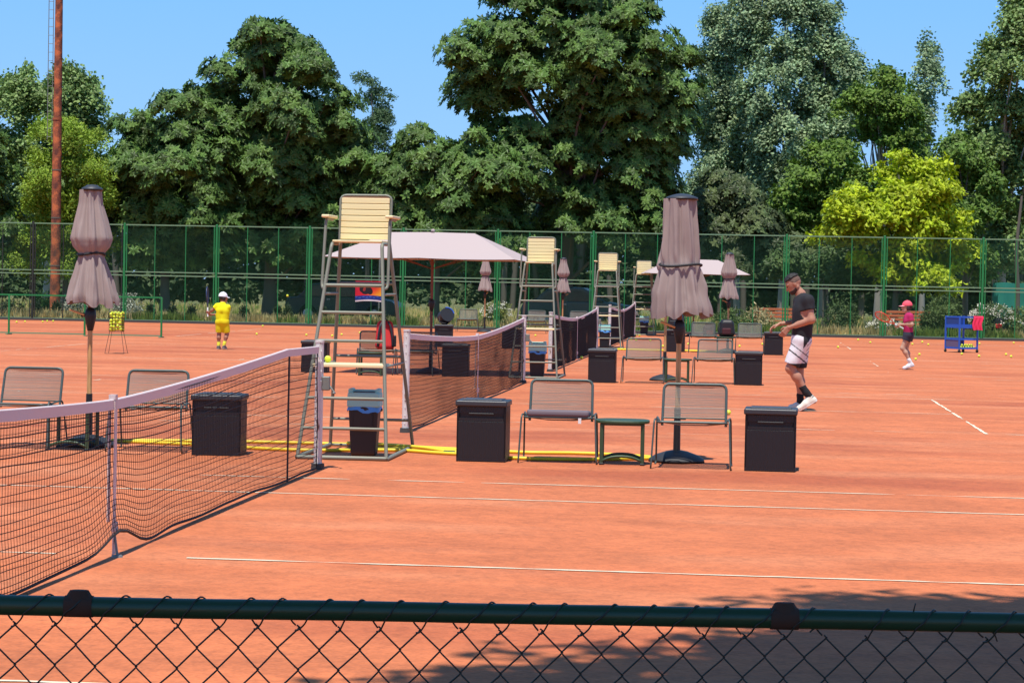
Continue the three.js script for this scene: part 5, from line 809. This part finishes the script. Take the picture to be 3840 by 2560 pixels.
{ // child in pink, facing left with the racket held low in front
  const J = { pelvis: [.02, .72, 0], chest: [.03, .96, 0], neck: [.035, 1.17, 0], head: [.06, 1.285, 0],
    arms: [[[.0, 1.1, -.135], [-.03, .935, -.175], [.17, .93, -.08]], [[.02, 1.1, .135], [.03, .93, .18], [.2, .9, .06]]],
    legs: [[[.04, .69, -.07], [.14, .44, -.08], [-.005, .19, -.08], [-.07, .1, -.08], [.1, .035, -.085]], [[-.01, .69, .07], [.05, .42, .08], [-.03, .18, .09], [-.08, .08, .09], [.05, .035, .1]]] };
  const { t, hm, hs } = person({ label: 'child in magenta shirt, dark shorts and pink cap holding a racket', pos: [3.25, 0, -47.8], turn: Math.PI + .05, k: .76, slim: .86, skin: [.5, .3, .2], J, face: [1, -.05, .0], headScale: .93, sleeve: .6, hem: .7, waist: .78, shortLen: .36, loose: 1.05, sock: .1, shirt: [.42, .012, .1], shorts: [.02, .022, .04], sockCol: [.7, .7, .7], shoe: [.68, .7, .72], sole: [.5, .52, .55],
    hands: [[[.17, .93, -.08], [.8, -.2, .4], [0, -.2, 1], .75, 1.0, -1], [[.2, .9, .06], [.8, -.2, -.2], [0, .2, -1], .75, 1.0, 1]] });
  ballcap(t, hm, hs, [.75, .09, .13], [.78, .3, .33]);
  part(t, 'hair', nets((x, y, z) => Math.max(headField(hs)(x, y, z) - .008, y - .05, x - .0 - Math.abs(z) * .2, -.07 - y), [-.13, -.1, -.1], [.08, .08, .1], .006).applyMatrix4(hm), mat([.04, .025, .02], .8));
  const m = new THREE.Matrix4().makeRotationY(Math.PI + .05).setPosition(3.25, 0, -47.8).multiply(new THREE.Matrix4().makeBasis(V(.6, .38, .1).normalize(), V(.1, .25, -1).normalize(), V(0, 0, 0)).setPosition(.13, .88, .02));
  { const x = V(.62, .34, .05).normalize(), n = V(-.3, .75, .55), z = n.addScaledVector(x, -n.dot(x)).normalize(), y = z.clone().cross(x); m.copy(new THREE.Matrix4().makeRotationY(Math.PI + .05).setPosition(3.25, 0, -47.8).multiply(new THREE.Matrix4().makeBasis(x, y, z).setPosition(.12, .84, .02))); }
  racket('orange red racket held by the child in pink', m, [.6, .06, .02], [.5, .7, .7], [.65, .08, .03]);
}

// ------------------------------------------------------------------ the near chain-link fence
{
  const Z = -4.9, f = thing('near_chain_link_fence', 'low green chain-link fence with round top rail along the bottom edge', 'fence', [0, 0, Z], .104), W = .0865, H2 = .045, ry = .929, R = .0218, x0 = -3.2, x1 = 2.6, dy = x => .0015 * (x + .5);
  const RAIL = mat([.012, .05, .022], .38), WIRE = mat([.012, .022, .016], .5), RUST = mat([.05, .025, .015], .9);
  const rp = []; for (let i = 0; i <= 40; i++) { const x = lerp(x0, x1, i / 40); rp.push(V(x, ry + dy(x) + .002 * (noise(i * .7, 3) - .5), 0)); }
  part(f, 'top_rail', sweep(rp, R, 20), RAIL);
  for (const x of [-1.42, .085]) part(f, 'rail_bracket', merge([new THREE.CylinderGeometry(.02, .034, .022, 8).scale(1, 1, .6).translate(x, ry + dy(x) + R + .002, 0), sweep([[x - .03, ry + dy(x), 0], [x + .03, ry + dy(x), 0]], R + .0015, 18)]), RUST, 'rusty welded bracket on the top rail');
  for (const x of [-3.1, 2.5]) part(f, 'post', cylY(.025, .025, ry, 16, x, 0, -.05), RAIL);
  const top = ry - .038, rows = 19, nodeX = i => x0 + i * W / 2, jit = (i, j) => [.004 * (hash(i, j, 5) - .5), .004 * (hash(i, j, 6) - .5)];
  const nW = Math.floor((x1 - x0) / (W / 2)) - 1;
  for (let k = 0; k < nW; k++) { // each zigzag wire hooks its neighbours
    const pts = []; for (let j = 0; j <= rows; j++) { const i = (k + j) % 2 === 0 ? k : k + 1, q = jit(i, j), y = top - j * H2 + dy(nodeX(i)) + q[1], s = i === k ? -1 : 1; if (y < .02) break; const hx = nodeX(i) + q[0] + s * .0018;
      pts.push(V(hx - s * .006, y + .0055, s * .0022), V(hx, y + .001, 0), V(hx - s * .006, y - .0055, -s * .0022)); }
    if ((k % 2 === 0)) pts.shift(); part(f, 'mesh_wire', sweep(pts, .002, 6), WIRE);
  }
  // lacing wire: under each top knuckle, up over the rail, down behind
  for (let k = 0; k < nW - 1; k += 2) { const j = hash(k, 3, 77), x = nodeX(k) + jit(k, 0)[0], yr = ry + dy(x), yk = top + dy(x) + jit(k, 0)[1]; if (Math.abs(x - .17) < .04) continue;
    const a = .03 + .03 * j, pts = [[x - .008, yk - .006, -.003], [x - .001, yk - .004, .005], [x + .005 + .01 * j, yr - R - .006, .012], [x + a * .4, yr - R * .6, R * .85], [x + a * .72, yr, R + .002], [x + a, yr + R * .75, R * .72], [x + a + .012, yr + R + .003, 0], [x + a + .022, yr + R * .6, -R * .85], [x + W - .03, yr, -R - .002], [x + W - .014, yr - R - .004, -R * .5], [x + W - .006, yk + .004, -.004]];
    part(f, 'lacing_wire', sweep(spline(pts, 34), .002, 6), WIRE); }
  for (const [x, y, dx, dy2] of [[.54, top + .0, -.012, .02], [.62, top - .02, .06, -.02], [.61, top - .07, -.02, .035], [.6, top - .1, .055, .02], [.36, ry + R, .004, .018], [.14, top + .012, .018, .008]]) part(f, 'wire_end', sweep(spline([[x, y, .003], [x + dx * .5, y + dy2 * .5 + .004, .006], [x + dx, y + dy2, .004]], 6), .0017, 6), WIRE);
}

// ------------------------------------------------------------------ finish
scene.traverse(o => { if (o.isMesh) { o.castShadow = true; o.receiveShadow = true; } });
renderer.render(scene, camera);
